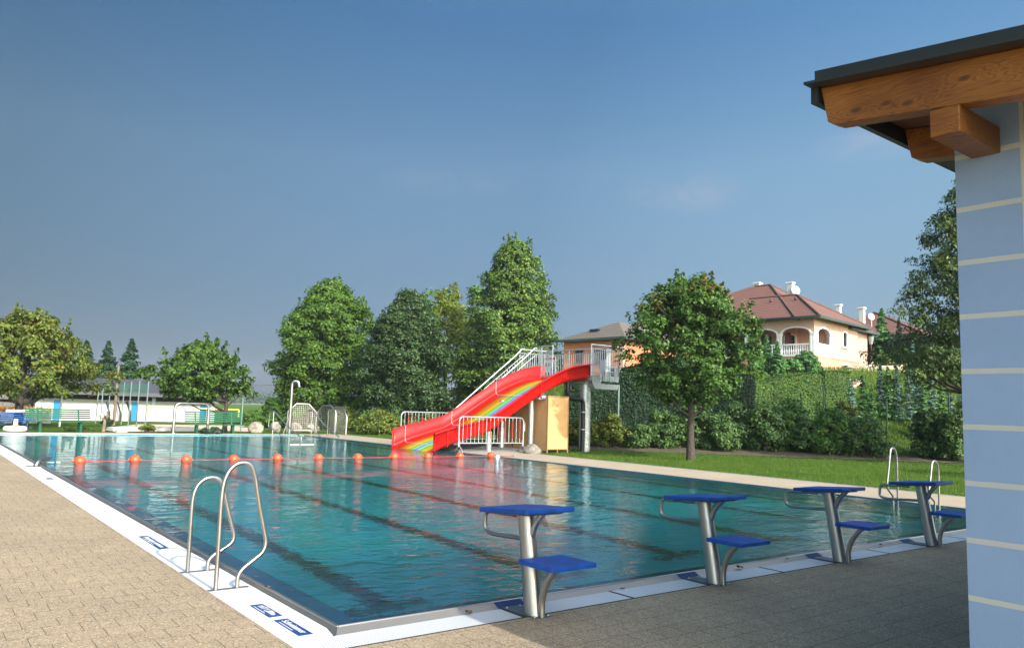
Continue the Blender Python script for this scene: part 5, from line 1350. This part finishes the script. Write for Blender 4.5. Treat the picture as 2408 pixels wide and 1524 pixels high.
# --- left tree and the small tree
g = gpx(45, 43); tree('broadleaf_tree', 'wide tree with reddish tinted leaves at the far left edge', g, zpx(75,738,43), zpx(60,930,43), wpx(180,43), lambda t: float(np.interp(t, [0,.1,.25,.45,.65,.85,1], [.70,1.0,.98,.74,.54,.40,.18])), 300, 24000, .105, L_cher, 32, rc=.42, tr=.26, jag=.30, inner=.2, asp=.6, cen=(.2,0), nl=16, droop=.8, spikes=26)
g = gpx(531, 43); tree('broadleaf_tree', 'small spreading green tree over the second bench', g, zpx(480,806,43), zpx(470,935,43), wpx(112,43), lambda t: float(np.interp(t, [0,.2,.5,.7,.85,1], [.6,.95,1.0,.72,.42,.14])), 220, 17000, .105, L_small, 33, rc=.38, tr=.15, jag=.34, inner=.15, asp=.6, cen=(-1.2,.6), nl=14, droop=.8, spikes=26)
# --- birch beside the blue building
bb = gpx(2285, 34); tree('birch_tree', 'tall loose birch partly hidden behind the blue wall', bb, zpx(2240,400,34), zpx(2260,900,34), wpx(200,34), lambda t: max(.03, (1-t)**.85*.95+.05), 520, 52000, .075, L_birch, 34, rc=.45, tr=.2, jag=.28, inner=.12, nl=30, droop=1.2, th=.97)
tree('broadleaf_tree', 'shade tree on the lawn behind the blue building, outside the frame', (27.5,-3.2), 7.6, 2.2, 2.4, prof_egg, 90, 8000, .13, L_map, 39, rc=.5)
# --- conifers
def conifer(label, base, zt, R, m, seed, n=9000, ls=.12, group=None, zc=.3, tiers=16, tr=.12, name='spruce_tree', droop=.25):
    h0 = H(base[0], base[1]); o = thing(name, label, 'tree', (base[0], base[1], h0), 0, group); Ht = zt-h0; r = np.random.default_rng(seed)
    P = []; N_ = []; T_ = []
    nb = tiers*9; per = max(6, n//nb)
    for k in range(nb):
        t = ((k+r.random())/nb); z = zc+(Ht-zc)*t; Rr = R*((1-t)**.85)*(r.uniform(.72,1.12)) + .03; a = r.uniform(0, 2*pi)
        # one limb: needles strung along it
        m_ = max(5, int(per*(.35+1.2*(1-t)))); q = r.uniform(.15,1,m_)
        x = Rr*q; dz = -droop*Rr*q**1.3+.10*Rr*(q**4)
        side = r.normal(size=m_)*.20*Rr*(1.15-q)
        P.append(np.stack([x*cos(a)-side*sin(a), x*sin(a)+side*cos(a), z+dz+r.normal(size=m_)*.045*Rr], 1))
        T_.append(np.stack([np.full(m_, -sin(a))+r.normal(size=m_)*.8, np.full(m_, cos(a))+r.normal(size=m_)*.8, r.normal(size=m_)*.3-.1], 1))
        N_.append(np.stack([cos(a)*.7+r.normal(size=m_)*.5, sin(a)*.7+r.normal(size=m_)*.5, np.ones(m_)*.75], 1))
    P = np.concatenate(P); cards('crown', P, ls*r.uniform(.6,1.3,len(P)), np.concatenate(N_), m, o, .34, np.concatenate(T_))
    MB().tube([(0,0,-.2),(0,0,Ht*.97)], tr, 7, radii=[tr, tr*.2]).build('trunk', bark, o); return o
for k, (px, pt, w_, lb) in enumerate([(190,800,26,'leftmost of three dark spruces behind the white building roof'), (242,801,26,'middle of three dark spruces behind the white building roof'), (296,796,27,'rightmost of three dark spruces behind the white building roof')]):
    d = 84; conifer(lb, gpx(px, d), zpx(px, pt, d), wpx(w_, d)*1.9, L_con, 40+k, n=9000, ls=.22, group='dark spruces behind the white building', zc=1.5, name='spruce_tree')
conifer('dark spruce top showing over the wide reddish tree', gpx(148, 84), zpx(148,778,84), wpx(32,84)*1.3, L_con, 45, n=7000, ls=.22, zc=2)
conifer('broad green conifer right of the villa', gpx(2078, 76), zpx(2075,722,76), wpx(46,76), L_grn, 46, n=16000, ls=.16, zc=.2)
conifer('smaller dark conifer between the villa conifer and the far right house', gpx(2118, 76), zpx(2118,752,76), wpx(26,76), L_con, 47, n=7000, ls=.15, zc=.2)
# --- hedges
def onS(px, s):
    d = ray(px, 965); d = Vector((d.x, d.y, 0)); k = (s+32.2-.67*CO.x-.745*CO.y)/(.67*d.x+.745*d.y); return Vector((CO.x+d.x*k, CO.y+d.y*k, 0))
def hedge(label, pts, tops, w_, m, seed, n, ls, corem=None):
    "pts ground line, tops the top heights"
    o = thing('hedge', label, 'hedge', (pts[0].x, pts[0].y, H(pts[0].x, pts[0].y)), 0); r = np.random.default_rng(seed); base = np.array(o.location)
    mb = MB(); PP = []; NN = []; Ls = [(b-a).length for a, b in zip(pts, pts[1:])]; tot = sum(Ls)
    for i, (a, b) in enumerate(zip(pts, pts[1:])):
        d = (b-a).normalized(); nr = Vector((-d.y, d.x, 0)); za, zb2 = tops[i], tops[i+1]; ga, gb = H(a.x, a.y)-.2, H(b.x, b.y)-.2
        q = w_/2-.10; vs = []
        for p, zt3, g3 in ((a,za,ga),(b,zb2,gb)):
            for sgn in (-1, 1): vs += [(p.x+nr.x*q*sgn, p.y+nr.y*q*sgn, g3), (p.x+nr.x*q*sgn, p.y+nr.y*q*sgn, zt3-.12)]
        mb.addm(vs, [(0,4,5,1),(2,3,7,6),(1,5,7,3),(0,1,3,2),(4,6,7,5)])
        k = int(n*Ls[i]/tot); u = r.random(k); side = r.integers(0, 3, k); av = np.array(a); bv = np.array(b); nv = np.array(nr)
        base_p = av+(bv-av)*u[:,None]; zt3 = za+(zb2-za)*u; g3 = ga+(gb-ga)*u; v = r.random(k)
        wob = .10*np.sin(u*Ls[i]*1.7+seed)+.07*np.sin(u*Ls[i]*4.1+v*5)
        z = np.where(side == 2, zt3+r.normal(size=k)*.05, g3+(zt3-g3)*v)
        off = np.where(side == 0, -w_/2-wob*.5, np.where(side == 1, w_/2+wob*.5, (v-.5)*w_)) + r.normal(size=k)*.05
        PP.append(np.stack([base_p[:,0]+nv[0]*off, base_p[:,1]+nv[1]*off, z], 1))
        on = np.where(side == 0, -1., np.where(side == 1, 1., 0.)); NN.append(np.stack([nv[0]*on, nv[1]*on, np.where(side == 2, 1.2, .35)], 1)+r.normal(size=(k,3))*.45)
    mb.v = [(x-base[0], y-base[1], z-base[2]) for x, y, z in mb.v]
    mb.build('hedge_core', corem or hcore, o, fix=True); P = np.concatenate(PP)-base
    cards('foliage', P, ls*r.uniform(.6,1.3,len(P)), np.concatenate(NN), m, o, .6); return o
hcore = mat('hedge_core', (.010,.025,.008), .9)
def htop(px, py, s):
    p = onS(px, s); return hz(px, py, p)
ps_ = [onS(1325,7.5), onS(1560,7.5), onS(1770,7.5)]
hedge('tall dark clipped hedge behind the slide column and the maple', ps_, [htop(1340,902,7.5), htop(1470,884,7.5), htop(1770,884,7.5)], 1.4, L_hed, 50, 60000, .055)
ps_ = [onS(1452,13), onS(1600,13), onS(1700,13)]
hedge('dark hedge climbing the slope below the orange house', ps_, [htop(1452,872,13), htop(1535,838,13), htop(1700,845,13)], 1.4, L_hed, 51, 14000, .10)
ps_ = [onS(1735,13), onS(1870,13.5), onS(1925,13.8), onS(1986,14.2)]
hedge('clipped yellow green hedge on the terrace below the villa', ps_, [htop(1735,899,13), htop(1855,884,13.5), htop(1925,877,13.8), htop(1986,878,14.2)], 1.5, L_hedl, 52, 62000, .05)
a_ = aD(2050, 805, 78); b_ = aD(2150, 797, 74); c_ = aD(2290, 790, 70)
hedge('dark straight hedge behind the garden right of the villa', [a_.xy.to_3d(), b_.xy.to_3d(), c_.xy.to_3d()], [a_.z, b_.z, c_.z], 1.6, L_hed, 53, 14000, .14)
# --- shrubs
def shrub(label, base, h, R, m, seed, n=3500, ls=.08, rc=None, group='bushes along the foot of the bank', name='bush', asp=.5, squash=.8, zb=.15, jag=.22):
    h0 = H(base[0], base[1]); o = thing(name, label, 'bush', (base[0], base[1], h0), 0, group)
    prof = lambda t: max(.12, (1-t**2.1)**.55*(.80+.35*t))
    P, N, cl = crown_pts(prof, zb, h*.88, R, max(16, n//75), n, rc or min(R, h)*.26, seed, squash, inner=.25, jag=jag)
    r = np.random.default_rng(seed+3); cards('foliage', P, ls*r.uniform(.6,1.3,len(P)), N, m, o, asp)
    mb = MB(); rr = random.Random(seed)
    for k in range(7):
        a = rr.uniform(0, 2*pi); q = rr.uniform(.2,.7)*R; mb.tube([(0.1*cos(a),.1*sin(a),-.1),(q*.5*cos(a),q*.5*sin(a),h*.35),(q*cos(a),q*sin(a),h*.75)], .03, 5, cap=False)
    mb.build('stems', bark, o); return o
def spx(px, s, pyt, w_, label, m, seed, **k):
    p = onS(px, s); d = (p-CO).dot(_f); z = hz(px, pyt, p)-H(p.x, p.y); return shrub(label, (p.x, p.y), z, wpx(w_/2, d), m, seed, **k)
row = [(1505,1.0,1000,80,'low pointed bush at the left end of the bush row, right of the yellowish bushes',L_shr),
       (1560,1.6,960,96,'dark bush left of the maple trunk',L_shr), (1640,2.2,940,110,'dark bush directly behind the maple trunk',L_shr),
       (1705,1.0,990,84,'lower bush just right of the maple trunk',L_shr), (1730,2.6,945,110,'tall bush behind the lower bush right of the maple trunk',L_shr),
       (1800,1.6,940,110,'bush below the left half of the clipped terrace hedge',L_shr), (1862,2.6,930,110,'bush below the middle of the clipped terrace hedge',L_thu),
       (1905,1.4,985,90,'dark bush low in the middle of the row, below the clipped hedge',L_shr), (1960,1.0,958,115,'bright leafy bush below the right end of the clipped hedge',L_thu),
       (2025,.8,985,130,'broad rounded bush left of the gap with the gravel path',L_shr), (1985,3.4,940,90,'yellowish bush beside the dark fence post',L_shy),
       (2185,1.0,955,100,'bush right of the gap with the gravel path',L_shr), (2235,.2,950,100,'dark bush in front of the birch, right of the gap',L_shr), (2290,1.4,925,120,'bush half hidden by the blue wall edge',L_shr), (2350,1.0,940,120,'bush hidden mostly by the blue wall',L_shr)]
for k, (px, s_, pt, w_, lb, m) in enumerate(row): spx(px, s_+.8, pt-4, w_, lb, m, 60+k, n=7000, ls=.085, name='bush')
spx(1440, 1.6, 968, 80, 'rounded yellow green bush right of the steel column', L_shy, 80, n=5500, ls=.07)
spx(1372, 2.0, 978, 95, 'rounded yellow green bush behind the black pipe', L_shy, 81, n=5500, ls=.07)
spx(1300, 3.5, 985, 90, 'bush behind the ochre cabinet', L_shr, 82, n=3500, ls=.08)
def bpx(px, d, pyt, w_, label, m, seed, pyb=None, **k):
    p = gpx(px, d); z = zpx(px, pyt, d)-H(*p); return shrub(label, p, z, wpx(w_/2, d), m, seed, group=k.pop('group', 'bushes on the far lawn'), **k)
bpx(893, 50, 965, 118, 'wide rounded yellow green bush left of the slide', L_shy, 90, n=8000, ls=.09)
bpx(820, 53, 950, 40, 'leafy upright bush with yellowish leaves right of the wire screens', L_shy, 91, n=3000, ls=.13)
bpx(600, 55, 962, 60, 'bright green bush behind the big boulder', L_thu, 92, n=4500, ls=.08)
bpx(640, 56, 930, 60, 'tall bright green bush behind the pool stair rail', L_thu, 93, n=5500, ls=.08)
bpx(690, 56, 935, 70, 'bright green bush behind the shower pole', L_thu, 94, n=5500, ls=.08)
bpx(745, 57, 950, 70, 'green bush behind the wire screens', L_thu, 95, n=5000, ls=.08)
bpx(1080, 52, 958, 90, 'bright green bush behind the foot of the slide stairs', L_thu, 96, n=5500, ls=.08)
bpx(1010, 52, 968, 70, 'bush behind the rear crowd barrier', L_shr, 97, n=4000, ls=.08)
bpx(1150, 52, 950, 90, 'dark bush below the slide stairs', L_shr, 98, n=4500, ls=.09)
bpx(1220, 50, 960, 90, 'dark bush seen under the slide', L_shr, 99, n=4500, ls=.09)
bpx(252, 42, 978, 30, 'scruffy little conifer bush with bare twigs left of the wooden pole', L_con, 100, n=1500, ls=.09)
bpx(350, 41.5, 1000, 36, 'low yellow green plant on the white slabs', L_shy, 101, n=900, ls=.09)
bpx(185, 40.5, 1002, 80, 'low ground cover plants under the first green bench', L_shr, 102, n=1500, ls=.07, zb=.02)
bpx(65, 40.5, 1000, 55, 'low dark plants right of the parasol foot', L_con, 103, n=1200, ls=.07, zb=.02)
bpx(3, 40.5, 993, 30, 'small dark bush at the far left edge beside the lounger', L_con, 104, n=900, ls=.07)
bpx(500, 41, 1004, 60, 'low dark plants beneath the second green bench', L_con, 105, n=900, ls=.07, zb=.02)
# bare twiggy stump beside the wooden pole
g = G(243, 1012); mb = MB(); rr = random.Random(4); mb.tube([(0,0,-.1),(.03,.02,.45),(0,.1,.65)], .10, 7, radii=[.10,.08,.05])
for k in range(9):
    a = rr.uniform(0, 2*pi); mb.tube([(0,.05,.4+.03*k),(.2*cos(a),.2*sin(a),.6+.02*k),(.40*cos(a),.40*sin(a),.75+.03*k)], .018, 5, cap=False)
o = mb.build('tree_stump', dwood); o.location = (g.x, g.y, 0); tag(o, 'bare twiggy stump between the first bench and the wooden pole', 'stump')
# --- garden planting round the villa
def apx(px, py, d, h, w_, label, m, seed, **k):
    p = aD(px, py, d); return shrub(label, (p.x, p.y), h, wpx(w_/2, d), m, seed, group='garden bushes near the villa', **k)
def vcon(px, pyt, d, w_, label, m, seed, **k): return conifer(label, gpx(px, d), zpx(px, pyt, d), wpx(w_/2, d), m, seed, **k)
vcon(1803, 786, 60, 46, 'slender light conifer in front of the veranda pillar', L_grn, 110, n=5000, ls=.12, zc=.2, name='conifer')
vcon(1828, 802, 59, 40, 'feathery conifer in front of the veranda balustrade', L_grn, 111, n=5000, ls=.12, zc=.2, name='conifer')
for k, (px, pt, w_, lb) in enumerate([(1780,830,50,'bush at the left end of the garden below the veranda'), (1815,838,55,'dark bush below the left veranda arch'), (1860,842,60,'feathery bush below the veranda balustrade'), (1897,822,56,'tall fluffy green bush at the villa corner'), (1918,846,36,'low bush at the right of the villa corner')]):
    d = 60; p = gpx(px, d); z = zpx(px, pt, d)-H(*p); shrub(lb, p, max(1, z), wpx(w_/2, d), L_grn if k != 1 else L_shr, 112+k, n=4500, ls=.10, group='garden bushes near the villa')
for k, (px, py, w_, m, lb) in enumerate([(2080,848,70,L_shy,'yellowish low bush right of the garden lamp'), (2115,838,60,L_shy,'golden bush behind the stone terrace'), (2100,852,40,L_shy,'small golden bush above the stone wall'), (2130,824,26,L_thu,'little round topped shrub before the dark straight hedge')]):
    d = 68; p = gpx(px, d); z = zpx(px, py-16, d)-H(*p); shrub(lb, p, max(.8, z), wpx(w_/2, d), m, 120+k, n=2200, ls=.11, group='garden bushes near the villa')
# young spruces on the bank
sp = [(2003,892,48,48,L_blue),(2030,880,50,46,L_grn),(2072,850,52,36,L_blue),(2090,862,50,50,L_grn),(2110,858,50,46,L_blue),(2140,835,50,44,L_blue),
      (2150,800,54,40,L_blue),(2166,850,47,52,L_blue),(2192,842,48,50,L_blue),(2215,885,46,40,L_grn),(2236,862,46,40,L_blue),(2050,912,46,46,L_grn),(2172,905,44,50,L_grn),(2262,880,44,40,L_blue)]
pos_l = ['leftmost','second','third','fourth','fifth','sixth','seventh','eighth','ninth','tenth','eleventh','twelfth','thirteenth','rightmost']
order = sorted(range(len(sp)), key=lambda i: sp[i][0])
for k, (px, pt, d, w_, m) in enumerate(sp):
    rk = order.index(k); tone = 'bluish' if m is L_blue else 'green'
    vcon(px, pt, d, w_*1.0, f'{tone} young spruce on the bank, {pos_l[rk]} of the group counting from the left', m, 130+k, n=3200, ls=.085, zc=.15, tiers=12, tr=.05, group='young spruces planted on the bank', droop=.12)
# dark fence posts on the bank
fpm = mat('green_fence_post', (.012,.05,.035), .5)
for k, (px, pb, pt, s_) in enumerate([(2494,0,0,0)][:0] + [(1494.5,985,960,4.8),(1937,985,905,5.2),(2085,1030,938,5.2),(2232,1000,920,5.2)]):
    p = onS(px, s_); h0 = H(p.x, p.y); zt3 = hz(px, pt, p); o = MB().tube([(0,0,-.2),(0,0,zt3-h0)], .04, 8).build('fence_post', fpm); o.location = (p.x, p.y, h0)
    tag(o, ['green fence post by the dark hedge, left of the maple','green fence post below the right part of the clipped hedge','green fence post beside the gravel path gap','green fence post close to the blue wall'][k], 'post', 'green wire fence posts on the bank')
p = onS(1454, 3.0); o = MB().tube([(0,0,-.2),(0,0,hz(1454,905,p))], .05, 8).build('light_pole', polem); o.location = (p.x, p.y, 0); tag(o, 'slim pale green pole right of the slide platform', 'pole')
# far house behind the birch
A3 = aD(2150, 800, 88); A3.z = 0
h3 = House('house', 'far house with red roof half hidden behind the birch', A3, radians(83))
h3.b(MB().box(0, 13, 0, 9, 6, 11.6), 'wall', cream); h3.window('v', 0, 3.5, 5, 9.0, 10.6, 0)
h3.hip('roof', -1.6, 14.5, -1.4, 10.5, 11.55, 15.2, m=tile_red)
# distant woodland and tree row on the plain
r = np.random.default_rng(3); Pf = []; 
for k in range(260):
    bx_ = r.uniform(-.75, .62); d = r.uniform(620, 900); a = bx_; x = CO.x+d*sin(a+.1); y = CO.y+d*cos(a+.1); hgt = r.uniform(5, 11)
    m_ = 160; dd = norm(r.normal(size=(m_,3))); Pf.append(np.array([x, y, hgt*.5])+dd*np.array([r.uniform(7,13), r.uniform(7,13), hgt*.55])*r.uniform(.5,1,(m_,1)))
Pf = np.concatenate(Pf); L_far = leafmat('far_foliage', (.04,.08,.03), (.06,.11,.04), (.10,.15,.06))
o = cards('distant_woodland', Pf, np.full(len(Pf), 1.6), norm(r.normal(size=Pf.shape)+np.array([-.3,-.6,.6])), L_far); tag(o, 'hazy line of distant trees on the horizon', 'woodland', kind='stuff')
# grass tufts along the lawn edges and the bank (blades)
def blades(name, pts, hgt, m, seed):
    r = np.random.default_rng(seed); n = len(pts); T_ = np.stack([r.normal(size=n)*.35, r.normal(size=n)*.35, np.ones(n)], 1); N = np.stack([r.normal(size=n), r.normal(size=n), np.zeros(n)], 1)
    P = pts.copy(); S = hgt*r.uniform(.5,1.2,n); P[:,2] += S*.8
    o = cards(name, P, S, N, m, None, .12, T_, 0); return o
L_gr = leafmat('grass_blades', (0.0500,0.1200,0.0080), (0.0900,0.1700,0.0120), (0.1600,0.2200,0.0400), transl=.3)
L_me = leafmat('meadow_blades', (0.0770,0.1540,0.0150), (0.1320,0.2200,0.0250), (0.2420,0.3080,0.0700), transl=.35)
r = np.random.default_rng(9); n = 90000; px_ = DX+.08+r.random(n)**1.7*17; py_ = -3+r.random(n)*30
K = (.67*px_+.745*py_-32.2) < .5; px_, py_ = px_[K], py_[K]
pts = np.stack([px_, py_, np.array([H(a, b) for a, b in zip(px_, py_)])], 1)
tag(blades('grass', pts, .045, L_gr, 5), 'short mown grass of the pool lawn', 'grass', kind='stuff')
n = 110000; s_ = 2.5+r.random(n)*22; t_ = -2+r.random(n)*32; X_ = .67*(s_+32.2)+.745*t_; Y_ = .745*(s_+32.2)-.67*t_
pts = np.stack([X_, Y_, np.array([H(a, b) for a, b in zip(X_, Y_)])], 1)
tag(blades('meadow_grass', pts, .15, L_me, 6), 'longer grass growing on the bank', 'grass', kind='stuff')
# ================================================================== AIR
hm = bpy.data.materials.new('haze'); hm.use_nodes = True; t = NT(hm.node_tree); t.n.remove(t.n['Principled BSDF'])
pv = t.add('ShaderNodeVolumePrincipled'); pv.inputs['Color'].default_value = (.72, .82, 1, 1); pv.inputs['Density'].default_value = .00026; pv.inputs['Anisotropy'].default_value = .0
t.link(pv.outputs[0], t.n['Material Output'].inputs['Volume'])
mb = MB(); mb.box(-1000, 1000, -1000, 1000, -3.2, 45); hz_o = mb.build('haze', hm); tag(hz_o, 'thin pale haze in the air', 'haze', kind='stuff')
sc.cycles.volume_bounces = 0
